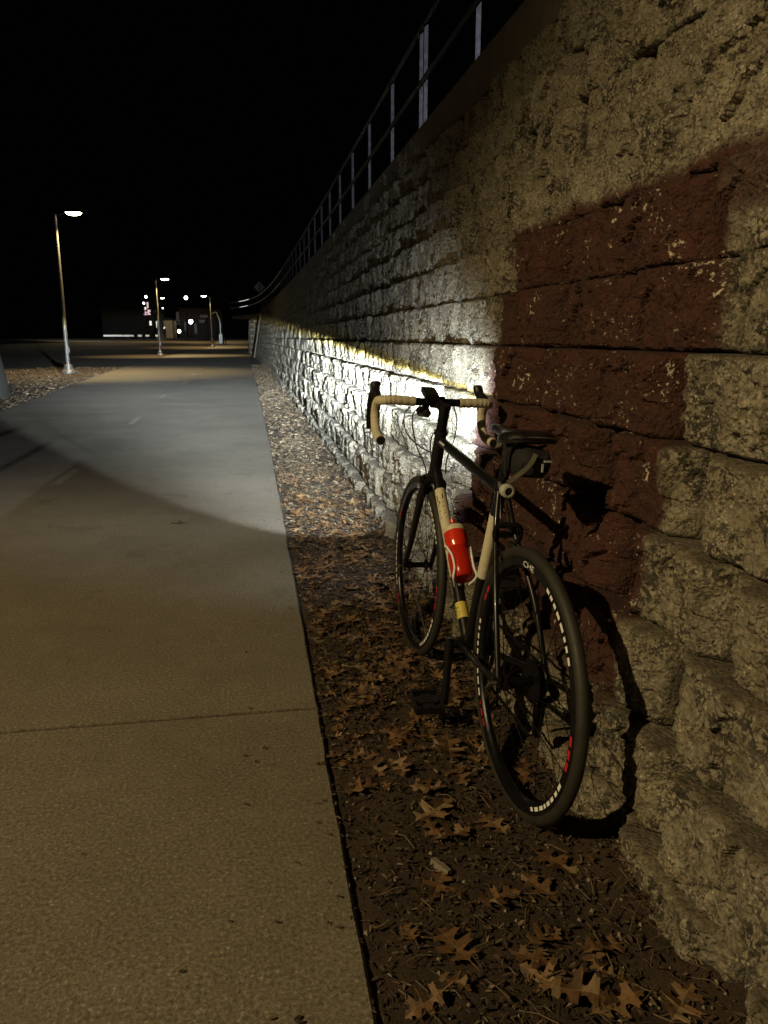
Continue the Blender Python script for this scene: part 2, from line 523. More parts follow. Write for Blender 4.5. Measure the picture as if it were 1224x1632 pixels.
# dashes of the worn centre line
for y0, y1, x0, x1 in ((6.45, 7.25, -1.61, -1.60), (11.0, 11.95, -1.675, -1.69), (15.75, 16.6, -1.80, -1.79), (20.3, 21.9, -1.78, -1.75), (25, 26.3, -1.85, -1.85), (30, 31.2, -1.95, -1.95), (35, 36.2, -2.05, -2.05)):
    mb = MB()
    w = 0.038
    mb.add([(x0 - w, y0, 0.004), (x0 + w, y0, 0.004), (x1 + w, y1, 0.004), (x1 - w, y1, 0.004)], [(0, 1, 2, 3)])
    mb.build('lane_dash', M['paint_line'], path, smooth=False)

# soil strip between path and wall
def soil_z(x, y):
    u = (x - xr(y)) / max(0.2, xw(y, 0) - xr(y))
    h = -0.016 + 0.020 * sst(0.0, 0.30, u) + 0.030 * sst(0.75, 1.1, u)
    h += 0.016 * mnoise.fractal((x * 5, y * 5, 1.3), 1.0, 2.0, 3) * sst(0.0, 0.2, u)
    return h
mb = MB()
ysoil = np.concatenate([np.arange(-1.5, 7, 0.035), np.arange(7, 15, 0.12), np.arange(15, 48, 0.5)])
NX = 30
for y in ysoil:
    x0, x1 = xr(y) + 0.002, xw(y, 0) + 0.10
    for i in range(NX):
        x = x0 + (x1 - x0) * i / (NX - 1)
        h = soil_z(x, y)
        if y < 7: h += 0.007 * mnoise.noise((x * 28, y * 28, 5)) + 0.004 * mnoise.noise((x * 60, y * 60, 9))
        mb.v.append((x, y, h))
for j in range(len(ysoil) - 1):
    for i in range(NX - 1):
        a = j * NX + i
        mb.f.append((a, a + 1, a + NX + 1, a + NX))
tag(mb.build('soil', M['soil']), kind='structure')

# ------------------------------------------------------------------ retaining wall of split-face blocks
BL, BH, Z0, ROWS = 0.452, 0.203, -0.081, 17
def block_mesh(nl, nh, seed, mat, rough=1.0):
    """local: -x outward, y along the wall, z up"""
    mb = MB()
    L, H = BL - 0.007, BH - 0.003
    o = seed * 17.31
    idx = {}
    def disp(y, z):
        w1 = 0.016 * mnoise.noise((y * 11 + o, z * 14, 2.2)) + 0.022 * mnoise.noise((o, z * 5, 6.1))
        e1 = (L / 2 - abs(y)) + w1
        e2 = min(z, H - z)
        side = 0.19 + 0.08 * math.sin(o * 1.7 + (1 if y > 0 else 4))
        a = min(max(e1 / (L * side), 0), 1)
        b = min(max((e2 + w1 * 0.25) / 0.009, 0), 1)
        d = 0.062 * a + 0.010 * (1 - (1 - b) ** 2)
        d -= 0.016 * ((z / H) - 0.5) * math.sin(o * 3)
        k = mnoise.fractal((y * 6 + o, z * 6, o), 0.9, 2.1, 3)
        d += 0.010 * k * (0.45 + 0.55 * min(a, b))
        d += 0.007 * mnoise.fractal((y * 30 + o, z * 26, 4.0), 0.7, 2.3, 4) * rough
        for S_, hs, ts in ((11.0, 0.016, 0.026), (30.0, 0.006, 0.009)):
            q = Vector((y * S_ + o, z * S_ * 0.85, o * 0.37)) + 0.35 * mnoise.noise_vector((y * S_ * 2 + o, z * S_ * 2, 1.7))
            pid = mnoise.voronoi(q)[1][0]
            cv = mnoise.cell_vector(pid * 9.7)
            d += hs * (cv.x - 0.5) * rough + ts * (q - pid).dot(Vector((cv.y - 0.5, cv.z - 0.5, 0))) * rough
        d -= 0.032 * (1 - min(max(e1 - w1 + 0.5 * w1, 0) / 0.016, 1)) + 0.007 * (1 - min(max(e2 + 0.3 * w1, 0) / 0.010, 1))
        d -= 0.010 * max(0.0, mnoise.noise((y * 42 + o, z * 40, 3.3)) - 0.15) * rough
        return d
    for j in range(nh + 1):
        for i in range(nl + 1):
            y, z = -L / 2 + L * i / nl, H * j / nh
            idx[(i, j)] = len(mb.v)
            mb.v.append((-disp(y, z), y, z))
    for j in range(nh):
        for i in range(nl):
            mb.f.append((idx[i, j], idx[i, j + 1], idx[i + 1, j + 1], idx[i + 1, j]))
    # returns: top, bottom, both ends
    def ret(keys, flip):
        base = []
        for k in keys:
            v = mb.v[idx[k]]
            base.append(len(mb.v))
            mb.v.append((0.16, v[1], v[2]))
        for q in range(len(keys) - 1):
            f = (idx[keys[q]], idx[keys[q + 1]], base[q + 1], base[q])
            mb.f.append(f[::-1] if flip else f)
    ret([(i, nh) for i in range(nl + 1)], True)
    ret([(i, 0) for i in range(nl + 1)], False)
    ret([(0, j) for j in range(nh + 1)], True)
    ret([(nl, j) for j in range(nh + 1)], False)
    me = mb.mesh('stone_block', mat, smooth=True)
    at = me.attributes.new('joint_dirt', 'FLOAT', 'POINT')
    vals = []
    for v in mb.v:
        w_ = 0.008 * mnoise.noise((v[1] * 30 + o, v[2] * 30, 5.5))
        e_ = min(L / 2 - abs(v[1]), H - v[2] + 0.006, v[2] + 0.002) + w_
        vals.append(1.0 - min(max(e_ / 0.017, 0), 1))
    at.data.foreach_set('value', vals)
    try: me.set_sharp_from_angle(angle=R(32))
    except Exception: pass
    return me
near_v = [block_mesh(96, 44, s, M['stone']) for s in range(14)]
mid_v = [block_mesh(30, 14, 40 + s, M['stone']) for s in range(10)]
far_v = [block_mesh(9, 4, 70 + s, M['stone'], 0.6) for s in range(8)]

WALL_O = Vector((0.79, 0, 0))
wall = tag(empty('retaining_wall', WALL_O), 'tall leaning retaining wall of rough split stone blocks with a red painted square', 'wall')
cells = []
for k in range(ROWS):
    z = Z0 + BH * k
    off = ((k * 0.5) % 1.0) * BL + (0.06 * math.sin(k * 2.3))
    y = -1.0 + off
    while y < 45.6:
        if z < zcap(y) - 0.01:
            ctr = Vector((xw(y, z), y, z + 0.1))
            d = (ctr - Vector((0, 0, CAM_H))).length
            cells.append((d if y > 0.25 else d + 6, k, y, z))
        y += BL
cells.sort(key=lambda c: c[0])
far_mb = MB()
for n, (d, k, y, z) in enumerate(cells):
    jit = random.uniform(-0.015, 0.015)
    slope = -0.0006 * max(y - 2, 0)
    rot = random.uniform(-0.022, 0.022) - math.atan(slope) * 1.0
    loc = Vector((xw(y, z) + 0.055 + jit, y, z)) - WALL_O
    if n < 296:
        me = near_v[(n * 5 + k * 3) % 14] if d < 4.6 else mid_v[(n * 3 + k) % 10]
        o = link('stone_block', me, wall, loc)
        o.rotation_euler = (0, 0, rot)
    else:
        me = far_v[(n * 3 + k) % 8] if d > 13 else mid_v[(n * 3 + k) % 10]
        Mx = Matrix.Translation(loc) @ Matrix.Rotation(rot, 4, 'Z')
        far_mb.add([Mx @ v.co for v in me.vertices], [tuple(p.vertices) for p in me.polygons])
far = far_mb.mesh('stone_blocks', M['stone'], True)
far.set_sharp_from_angle(angle=R(55))
tag(link('stone_blocks', far, wall), kind='stuff')
# solid core so that no light leaks through the joints
mb = MB()
secs = []
for y in np.arange(-2, 46.5, 1.0):
    zt = zcap(y) + 0.1
    secs.append([(xw(y, -0.2) + 0.16, y, -0.2), (xw(y, zt) + 0.16, y, zt), (xw(y, zt) + 0.6, y, zt), (xw(y, zt) + 0.6, y, -0.2)])
mb.loft(secs)
o = mb.build('wall_core', M['soil'], wall, smooth=False); o.location = -WALL_O
# coping: concrete units cast along the top
yc = -2.0
while yc < 45.8:
    secs = []
    for y in np.linspace(yc + 0.004, yc + 2.996, 4):
        zb = zcap(y); x = xw(y, zb) - 0.022
        secs.append([(x, y, zb), (x - 0.002, y, zb + 0.012), (x - 0.002, y, zb + 0.205), (x + 0.012, y, zb + 0.22), (x + 0.36, y, zb + 0.22), (x + 0.36, y, zb)])
    mb = MB().loft(secs)
    o = mb.build('coping_slab', M['coping'], wall, smooth=False); o.location = -WALL_O
    yc += 3.0
# end pier of the near wall (catches the second lamp)
mb = MB()
y = 46.3
mb.loft([[(xw(y, z) - 0.10, y - 0.25, z), (xw(y, z) - 0.10, y + 0.55, z), (xw(y, z) + 0.7, y + 0.55, z), (xw(y, z) + 0.7, y - 0.25, z)] for z in (-0.1, 1.0, 2.0, 3.45)])
o = mb.build('end_pier', M['coping'], wall, smooth=False); o.location = -WALL_O

# far abutment beyond the gap, own block wall
ab = tag(empty('bridge_abutment', (0.1, 60, 0)), 'far block abutment past the end of the wall, lit from the side', 'wall')
n = 0
for k in range(12):
    for i in range(7):
        for side in (0, 1):
            me = far_v[n % 8]
            n += 1
            o = link('stone_block', me, ab)
            z = Z0 + BH * k + terr(60)
            if side == 0:
                o.location = (0.05 * z - 0.25, -1.2 + i * BL + (k % 2) * 0.22, z)
            else:
                o.location = (0.05 * z - 0.05 + i * BL + (k % 2) * 0.22, -1.45, z)
                o.rotation_euler = (0, 0, math.pi / 2)
mb = MB().box((1.6, 0.2, 1.2), (3.3, 3.0, 2.9))
mb.build('abutment_core', M['soil'], ab, smooth=False)
# bridge deck curving out over the path, below the bright rails
def deck_c(t):  # t 0..1 from wall end to the middle of the path
    P = spline([(0.88, 37.5, 2.54), (0.70, 45, 2.64), (0.32, 53.5, 2.76), (-0.45, 60, 2.84), (-1.5, 64.5, 2.88)], 10)
    i = min(int(t * (len(P) - 1)), len(P) - 2)
    f = t * (len(P) - 1) - i
    return P[i].lerp(P[i + 1], f)
mb = MB(); secs = []
for i in range(21):
    t = 0.2 + 0.8 * i / 20
    c = deck_c(t); c2 = deck_c(min(1, t + 0.01)); c1 = deck_c(max(0, t - 0.01))
    T = (c2 - c1).normalized(); N = Vector((T.y, -T.x, 0))
    secs.append([c + N * 0.1 + Vector((0, 0, -0.32)), c + N * 0.1 + Vector((0, 0, -0.08)), c + N * 1.9 + Vector((0, 0, -0.08)), c + N * 1.9 + Vector((0, 0, -0.32))])
mb.loft(secs)
tag(mb.build('bridge_deck', M['roofing'], smooth=False), 'thin concrete bridge deck curving away beyond the far end of the wall', 'bridge')

# ------------------------------------------------------------------ fence on the wall
fence = tag(empty('steel_railing', (1.4, 0, 2.5)), 'grey steel railing with upright posts running along the top of the stone wall', 'railing')
FO = Vector((1.4, 0, 2.5))
def fpos(y):
    if y <= 38: return Vector((xw(y, zcap(y)) + 0.17, y, zcap(y) + 0.2))
    return None
def fpath():
    pts = [fpos(y) for y in np.arange(-2, 36.1, 2.0)]
    pts += [deck_c(t) + Vector((0.16 * (1 - t), 0, 0.15 * (1 - t))) for t in (0.15, 0.3, 0.45, 0.6, 0.75, 0.9, 1.0)]
    return pts
fp = fpath()
for h, r in ((0.92, 0.023), (0.50, 0.020)):
    for a in range(0, len(fp) - 1, 4):
        seg = fp[a:a + 5]
        if len(seg) < 2: continue
        MB().tube([p + Vector((-0.03 if h < 0.9 else 0, 0, h)) - FO for p in spline(seg, 3)], r, 8).build('rail', M['rail_lit'] if seg[0].y > 28 else M['galv'], fence)  # far lengths coloured pale as lit, near lengths dark as unlit
yps = list(np.arange(0.66, 37, 1.42))
post_me = MB().box((0, 0, 0.41), (0.030, 0.030, 1.02)).add([(-0.06, -0.06, -0.10), (0.06, -0.06, -0.10), (0.06, 0.06, -0.10), (-0.06, 0.06, -0.10), (-0.06, -0.06, 0.012), (0.06, -0.06, 0.012), (0.06, 0.06, 0.012), (-0.06, 0.06, 0.012)], [(0, 3, 2, 1), (4, 5, 6, 7), (0, 1, 5, 4), (1, 2, 6, 5), (2, 3, 7, 6), (3, 0, 4, 7)]).mesh('post', M['galv'], False)
for i, y in enumerate(yps):
    for dy in ((0, 0.16) if i in (4, 12, 20) else (0,)):
        link('post', post_me, fence, fpos(y + dy) - FO)
for t in (0.1, 0.25, 0.4):
    link('post', post_me, fence, deck_c(t) + Vector((0.16 * (1 - t), 0, 0.15 * (1 - t))) - FO)

# diamond sign on the terrace, seen from the back
sg = tag(empty('diamond_sign', (0.62, 50.0, 2.62)), 'diamond shaped metal sign seen from behind above the curved railing', 'sign')
S = 0.53
mb = MB().add([(0, -0.012, 1.55 - S / 2 * 1.3), (S / 2 * 1.3, -0.012, 1.55), (0, -0.012, 1.55 + S / 2 * 1.3), (-S / 2 * 1.3, -0.012, 1.55), (0, -0.008, 1.55 - S / 2 * 1.3), (S / 2 * 1.3, -0.008, 1.55), (0, -0.008, 1.55 + S / 2 * 1.3), (-S / 2 * 1.3, -0.008, 1.55)],
    [(0, 1, 2, 3), (7, 6, 5, 4), (0, 4, 5, 1), (1, 5, 6, 2), (2, 6, 7, 3), (3, 7, 4, 0)])
mb.build('panel', M['signback'], sg, smooth=False)
MB().tube([(0, -0.045, 0), (0, -0.045, 1.75)], 0.028, 8).build('post', M['blackmetal'], sg)

# ------------------------------------------------------------------ street lamps
def street_lamp(x, y, label, d=1, h=4.95, power=1500, cone=114, blend=0.45, aim=0.0, group='lamps along the path', color=WARM, rz=0.0, z=None):
    root = tag(empty('street_lamp', (x, y, terr(y) if z is None else z), rz), label, 'street lamp', group)
    MB().lathe([(0, 0), (0.24, 0), (0.24, 0.07), (0.19, 0.12), (0.15, 0.14), (0.14, 0.26), (0.09, 0.30), (0, 0.30)], 20).build('base', M['pole'], root)
    MB().tube([(0, 0, 0.28), (0, 0, h * 0.5), (0, 0, h - 0.02)], [0.066, 0.058, 0.048], 14).build('pole', M['pole'], root)
    MB().box((0.055 * d, -0.045, 0.75), (0.09, 0.012, 0.17)).build('hand_hole_cover', M['pole'], root)
    MB().tube([(0, 0, h - 0.10), (d * 0.16, 0, h + 0.0), (d * 0.34, 0, h + 0.05)], [0.026, 0.026, 0.03], 8).build('arm', M['blackmetal'], root)
    # flat luminaire
    secs = []
    for t, w, th in ((0.30, 0.07, 0.03), (0.36, 0.13, 0.045), (0.50, 0.165, 0.05), (0.72, 0.16, 0.035), (0.82, 0.11, 0.02)):
        zc = h + 0.075
        secs.append([(d * t, -w, zc - 0.02), (d * t, -w, zc + th * 0.5), (d * t, -w * 0.5, zc + th), (d * t, w * 0.5, zc + th), (d * t, w, zc + th * 0.5), (d * t, w, zc - 0.02)])
    MB().loft(secs).build('lamp_head', M['blackmetal'], root, smooth=False)
    q = MB().lathe([(0.0, -0.085), (0.09, -0.078), (0.16, -0.05), (0.195, -0.012), (0.20, 0.004)], 20)
    q.v = [(d * 0.57 + x * 1.25, y_ * 0.75, h + 0.05 + z_) for x, y_, z_ in q.v]
    q.build('lamp_lens', M['lens_warm'], root)
    spot('lamp_light', (d * 0.57, 0, h - 0.13), (d * 0.57 + aim, 0, 0), power, color, cone, blend, 0.06, root)
    return root
street_lamp(-5.96, 27.1, 'tall slim lamp post with lit flat head, nearest one on the left verge', power=1500)
street_lamp(-5.75, 51.7, 'second lit lamp post along the left edge of the path, behind the tallest one', h=4.65, power=1500)
street_lamp(-3.62, 76, 'distant lit lamp post whose arm points away from the wall', d=-1, h=4.6, power=1300)
street_lamp(-10.6, 96, 'dim far lamp post beside a dark tree trunk', h=4.9, power=900)
# the lamp that lights the foreground, behind the photographer on the same verge
street_lamp(-6.2, -1.1, 'lamp post of the same row standing behind the photographer', h=5.2, power=1650, cone=117, blend=0.36, aim=1.75)
# street light of the upper road behind the wall: throws the railing's shadow on the path
street_lamp(8.9, -16.6, 'street light on the upper road behind the stone wall', d=-1, h=6.4, power=6200, cone=170, blend=0.2, color=(0.86, 0.84, 1.0), group='upper road lights', z=2.6)

# ------------------------------------------------------------------ tree trunk at the left edge
def tree(x, y, h, r, label, seed, group=None, crown=True):
    rd = random.Random(seed)
    root = tag(empty('tree', (x, y, terr(y) - 0.08)), label, 'tree', group)
    pts, rr = [], []
    for i in range(12):
        t = i / 11
        pts.append((0.12 * math.sin(t * 3 + seed) * t, 0.1 * math.cos(t * 2.2 + seed) * t, h * t))
        rr.append(r * (1 - 0.62 * t) + r * 0.75 * math.exp(-t * h / 0.45))
    mb = MB().tube(pts, rr, 18)
    mb.v = [(p[0] * (1 + 0.06 * mnoise.noise((p[0] * 6, p[1] * 6, p[2] * 1.5))), p[1] * (1 + 0.06 * mnoise.noise((p[1] * 6, p[0] * 6, p[2] * 1.5))), p[2]) for p in mb.v]
    mb.build('trunk', M['bark'], root)
    if crown:
        mb = MB()
        def limb(p, d, L, r, lev):
            q = [p]
            for s in range(4):
                d = (d + Vector((rd.uniform(-.25, .25), rd.uniform(-.25, .25), rd.uniform(-.08, .22)))).normalized()
                q.append(q[-1] + d * L / 4)
            mb.tube(q, [r, r * .85, r * .7, r * .55, r * .4], 6)
            if lev:
                for s in (2, 3, 4):
                    for _ in range(2):
                        nd = (d + Vector((rd.uniform(-1, 1), rd.uniform(-1, 1), rd.uniform(-.2, .7)))).normalized()
                        limb(q[s], nd, L * .6, r * .45, lev - 1)
        for i in range(9):
            a = i * 2.4
            k = min(8 + i // 3, 11)
            limb(Vector(pts[k]), Vector((math.cos(a), math.sin(a), 0.7)).normalized(), h * 0.30, rr[k] * 0.5, 2)
        mb.build('crown', M['bark'], root)
    return root
tree(-5.32, 16.6, 17, 0.30, 'pale thick tree trunk cut off by the left picture edge', 3)
tree(-11.0, 101, 9, 0.42, 'brown tree trunk standing beside the dim far lamp post', 5)

# ================================================================== LEAVES AND LITTER
def leaf_mesh(seed, lobes=3, fold=1.0):
    """oak leaf along +x, unit length 1"""
    rd = random.Random(seed)
    side_pts = []
    OUT = [(0, .012), (.05, .03), (.10, .09), (.125, .18), (.12, .26), (.17, .235), (.215, .275), (.235, .19), (.245, .12), (.275, .085), (.32, .09), (.36, .15), (.395, .26), (.41, .36), (.455, .315), (.515, .37), (.525, .28), (.53, .19), (.545, .115), (.58, .085), (.63, .10), (.67, .17), (.715, .27), (.755, .225), (.80, .235), (.80, .16), (.81, .10), (.85, .08), (.905, .125), (.94, .06), (1.0, .004)]
    def half(s):
        q = rd.uniform(.8, 1.15); r_ = rd.uniform(.8, 1.25)
        sh = [rd.uniform(-.012, .012) for _ in OUT]
        return [(x + (sh[i] if 0 < i < len(OUT) - 1 else 0), s * (y if y < .1 else .1 + (y - .1) * (q if x < .5 else r_ * q))) for i, (x, y) in enumerate(OUT)]
    mb = MB()
    c1, c2, tw = rd.uniform(-0.7, 0.7), rd.uniform(0.05, 0.6), rd.uniform(-0.7, 0.7)
    ph = rd.uniform(0, 6)
    def lift(x, y):
        z = c2 * 0.55 * y * y * 2.2 + c1 * 0.22 * (x - 0.5) ** 2 + tw * (x - 0.5) * y * 0.7
        z += 0.014 * math.sin(x * 9 + ph) + 0.10 * abs(y) * math.sin(x * 7 + ph * 2)
        return (x - 0.5, y, z * fold)
    for s in (1, -1):
        h = half(s)
        base = len(mb.v)
        for (x, y) in h:
            xm = min(max(x, 0), 1)
            mb.v.append(lift(xm, 0.0))
            mb.v.append(lift(x, y))
        for i in range(len(h) - 1):
            a = base + 2 * i
            f = (a, a + 1, a + 3, a + 2)
            mb.f.append(f[::-1] if s > 0 else f)
    # stalk
    n = len(mb.v)
    mb.add([lift(0, 0.012), lift(0, -0.012), (-0.78, -0.006, 0.03), (-0.78, 0.006, 0.03)], [(0, 1, 2, 3)])
    return mb
leaf_protos = [leaf_mesh(s, 3 if s % 3 else 4, 0.9 + 0.5 * (s % 2)) for s in range(10)]
leaf_data = [p.mesh('oak_leaf', M['leaf'], True) for p in leaf_protos]

def px_ground(px, py):
    cp, sp_, cy, sy = math.cos(PITCH), math.sin(PITCH), math.cos(YAW), math.sin(YAW)
    r = Vector((cy, -sy, 0)); fh = Vector((sy, cy, 0)); u = Vector((0, 0, 1))
    d = r * ((px - 612) / F_PX) - (u * cp + fh * sp_) * ((py - 816) / F_PX) + (fh * cp - u * sp_)
    t = -CAM_H / d.z
    return d.x * t, d.y * t

def put_leaf(x, y, size, rz, k, label, group=None, tilt=(0, 0), dz=0.0):
    o = link('oak_leaf', leaf_data[k % len(leaf_data)])
    o.location = (x, y, soil_z(x, y) + 0.010 + dz)
    o.rotation_euler = (tilt[0], tilt[1], rz)
    o.scale = (size, size, size)
    tag(o, label, 'leaf', group)
    return o
special = [
    (722, 1515, 0.115, 1.9, 0, 'large brown lobed oak leaf lying on bare soil, nearer the concrete path edge'),
    (852, 1540, 0.105, 2.6, 3, 'orange brown oak leaf in the middle of the bare soil, lower of two overlapping'),
    (868, 1506, 0.085, 0.4, 5, 'small brown oak leaf touching the upper side of the middle oak leaf'),
    (922, 1588, 0.12, -0.5, 1, 'light brown oak leaf near the bottom edge, its stalk pointing to the path'),
    (985, 1606, 0.11, 0.2, 7, 'curled oak leaf with a shining edge beside the bottom wall stones'),
    (1085, 1614, 0.10, 0.7, 2, 'brown oak leaf in the corner under the lowest wall block'),
    (698, 1412, 0.10, 1.1, 4, 'crumpled orange oak leaf above the pale bark chip'),
    (795, 1440, 0.10, 0.1, 6, 'dark thin oak leaf lying flat, below the rear tyre shadow'),
    (892, 1390, 0.12, -0.9, 8, 'red brown oak leaf pair near the rear tyre shadow, wall side'),
    (860, 1425, 0.10, 2.2, 9, 'brown oak leaf overlapping the red brown one'),
    (576, 1258, 0.105, 0.05, 1, 'tan oak leaf touching the edge of the concrete slab'),
    (785, 1318, 0.10, 2.0, 3, 'golden star shaped oak leaf just in front of the rear tyre'),
    (692, 1300, 0.13, 0.6, 0, 'wide brown oak leaf with round holes between its lobes, left of the rear tyre'),
    (722, 1335, 0.10, 0.3, 5, 'yellow brown oak leaf below the wide holed one'),
    (683, 1268, 0.10, -0.4, 2, 'ragged brown oak leaf above the wide holed one'),
    (614, 1018, 0.13, 0.3, 7, 'pale tan leaf left of the front tyre'),
    (944, 1530, 0.075, 1.6, 4, 'small curled leaf standing on edge on the bare soil'),
    (835, 1240, 0.115, 1.2, 8, 'brown oak leaf seen through the rear wheel'),
]
for px, py, s, rz, k, lab in special:
    x, y = px_ground(px, py)
    put_leaf(x, y, s, rz, k, lab, 'oak leaves singled out on the soil', (random.uniform(-.15, .15), random.uniform(-.15, .15)), 0.004)
cnt = 0
while cnt < 275:
    y = 1.0 + 4.6 * random.random() ** 0.9
    u = random.random()
    if y < 1.75 and random.random() < 0.72: continue
    x = xr(y) + 0.03 + u * (xw(y, 0) - 0.06 - xr(y) - 0.03)
    sz = random.choice((random.uniform(0.035, 0.07), random.uniform(0.055, 0.10), random.uniform(0.085, 0.125)))
    tt = (x - xr(y)) / (xw(y, 0) - xr(y))
    lab = ('small' if sz < 0.066 else 'middling' if sz < 0.086 else 'large') + ' brown leaf ' + ('along the slab edge' if tt < .3 else 'amid the litter' if tt < .68 else 'near the wall foot')
    lab += ', ' + ('nearer than the rear tyre' if y < 1.7 else 'beside the rear wheel' if y < 2.1 else 'between the two wheels' if y < 2.55 else 'beside the front wheel' if y < 3.2 else 'just past the front wheel' if y < 4.4 else 'in the near headlight beam')
    put_leaf(x, y, sz, random.uniform(0, 6.28), random.randrange(10), lab, 'oak leaves scattered in the litter',
             (random.gauss(0, .2), random.gauss(0, .2)), random.uniform(0, 0.012))
    cnt += 1

# litter nobody could count: small leaves, bits, grit, straw
def tri_bits(n, ya, yb, power=1.0, left=False, leafy=True, smin=0.02, smax=0.07):
    out = MB()
    for _ in range(n):
        y = ya + (yb - ya) * random.random() ** power
        if left: x = xl(y) - 0.04 - 3.4 * random.random() ** 1.4
        else:
            x = xr(y) + 0.012 + random.random() ** 0.95 * (xw(y, 0) - 0.01 - xr(y))
        z = (soil_z(x, y) if not left else terr(y) - 0.022) + random.uniform(0.002, 0.016)
        s = random.uniform(smin, smax)
        E = Matrix.Translation((x, y, z)) @ Matrix.Rotation(random.uniform(0, 6.28), 4, 'Z') @ Matrix.Rotation(random.gauss(0, .35), 4, 'X') @ Matrix.Rotation(random.gauss(0, .3), 4, 'Y') @ Matrix.Scale(s, 4)
        if leafy:
            p = leaf_protos[random.randrange(10)]
            out.add([E @ Vector(v) for v in p.v], p.f)
        else:
            w = random.uniform(0.15, 0.5)
            vs = [(-.5, 0, 0), (-.2, w * .5, .08), (.25, w * .45, .05), (.5, 0, .0), (.2, -w * .5, .1), (-.25, -w * .4, .06), (0, 0, -.04)]
            out.add([E @ Vector(v) for v in vs], [(6, 0, 1), (6, 1, 2), (6, 2, 3), (6, 3, 4), (6, 4, 5), (6, 5, 0)])
    return out
lit = tri_bits(900, 1.9, 7.0, 1.0)
tag(lit.build('leaf_litter', M['leaf']), kind='stuff')
lit = tri_bits(8500, 0.9, 3.6, 1.0, leafy=False, smin=0.005, smax=0.022)
q = tri_bits(3200, 2.2, 5.2, 1.0, leafy=False, smin=0.010, smax=0.04); lit.add(q.v, q.f)
# scraps kicked over the slab edge and a few further out on the path
for _ in range(260):
    y = 0.95 + 6.5 * random.random() ** 1.3
    x = xr(y) - (0.30 * random.random() ** 3.2 if random.random() < .85 else 2.4 * random.random())
    sz = random.uniform(0.005, 0.02)
    E = Matrix.Translation((x, y, 0.004)) @ Matrix.Rotation(random.uniform(0, 6.28), 4, 'Z') @ Matrix.Scale(sz, 4)
    lit.add([E @ Vector(v) for v in [(-.5, 0, 0), (-.2, .2, .12), (.25, .18, .1), (.5, 0, 0), (.2, -.2, .12), (-.25, -.15, .1), (0, 0, .02)]], [(6, 1, 0), (6, 2, 1), (6, 3, 2), (6, 4, 3), (6, 5, 4), (6, 0, 5)])
tag(lit.build('leaf_litter', M['crumb']), kind='stuff')
lit = tri_bits(1100, 5.0, 17, 1.3, smin=0.03, smax=0.085)
for part in (tri_bits(4200, 4.2, 9, 1.0, leafy=False, smin=0.014, smax=0.055),
             tri_bits(4500, 8, 34, 1.2, leafy=False, smin=0.02, smax=0.08), tri_bits(5200, 11, 33, 1.0, left=True, leafy=False, smin=0.04, smax=0.12)):
    lit.add(part.v, part.f)
tag(lit.build('leaf_litter', M['mulch']), kind='stuff')
mb = MB()
for _ in range(330):
    y = 0.95 + 6 * random.random() ** 1.6
    x = xr(y) + 0.02 + random.random() * (xw(y, 0) - 0.02 - xr(y))
    L = random.uniform(0.02, 0.075); a = random.uniform(0, 6.28); z = soil_z(x, y) + 0.010
    b = random.uniform(-.5, .5)
    mb.tube([(x, y, z), (x + L * .5 * math.cos(a), y + L * .5 * math.sin(a), z + random.uniform(0.0, 0.012)), (x + L * math.cos(a + b), y + L * math.sin(a + b), z + random.uniform(-.004, 0.008))], random.uniform(0.0006, 0.0017), 4)
# tuft of straw against the wall foot
for _ in range(130):
    x0, y0 = px_ground(1050 + random.gauss(0, 28), 1420 + random.gauss(0, 32))
    a = random.uniform(0, 6.28); L = random.uniform(0.02, 0.07); z = soil_z(x0, y0) + 0.012
    mb.tube([(x0, y0, z), (x0 + L * .5 * math.cos(a), y0 + L * .5 * math.sin(a), z + random.uniform(0.005, .025)), (x0 + L * math.cos(a + .5), y0 + L * math.sin(a + .5), z + random.uniform(0, .02))], random.uniform(0.0006, 0.0013), 4)
tag(mb.build('straw_bits', M['twig']), kind='stuff')
mb = MB()
for _ in range(480):
    y = 0.9 + 5 * random.random() ** 1.7
    x = xr(y) + 0.01 + random.random() * (xw(y, 0) - xr(y))
    s = random.uniform(0.002, 0.0065); z = soil_z(x, y) + s * .8
    q = [random.uniform(.6, 1.3) for _ in range(6)]
    mb.add([(x + s * q[0], y, z), (x - s * q[1], y, z), (x, y + s * q[2], z), (x, y - s * q[3], z), (x, y, z + s * q[4]), (x, y, z - s * q[5])],
           [(0, 2, 4), (2, 1, 4), (1, 3, 4), (3, 0, 4), (2, 0, 5), (1, 2, 5), (3, 1, 5), (0, 3, 5)])
tag(mb.build('grit', M['pebble'], smooth=False), kind='stuff')
# pale chip of bark, stick by the wall
x, y = px_ground(703, 1382)
mb = MB()
for q in range(7):
    t = q / 6 - .5
    mb.v += [(t * .055, s * (0.012 + 0.004 * mnoise.noise((q, s, 1))) * (1 - abs(t) * .6), 0.004 + h + 0.003 * mnoise.noise((q * 2, s, h * 90))) for s, h in ((-1, 0), (-.7, .011), (.6, .013), (1, 0))]
mb.f = [(4 * q + j, 4 * q + (j + 1) % 4, 4 * q + 4 + (j + 1) % 4, 4 * q + 4 + j) for q in range(6) for j in range(4)] + [(3, 2, 1, 0), (24, 25, 26, 27)]
o = tag(mb.build('bark_chip', M['pebble']), 'pale rough chip of bark lying on the bare soil', 'bark chip')
o.location = (x, y, soil_z(x, y) + .003); o.rotation_euler = (0, 0, 2.1)
x, y = px_ground(1010, 1375)
o = tag(MB().tube(spline([(0, 0, 0.006), (0.05, -0.03, 0.016), (0.10, -0.045, 0.012), (0.15, -.08, .02)], 4), [0.0022] * 13, 6).build('twig', M['twig']), 'thin bent twig lying against the foot of the wall', 'twig')
o.location = (x, y, soil_z(x, y) + .004)
x, y = px_ground(288, 835)
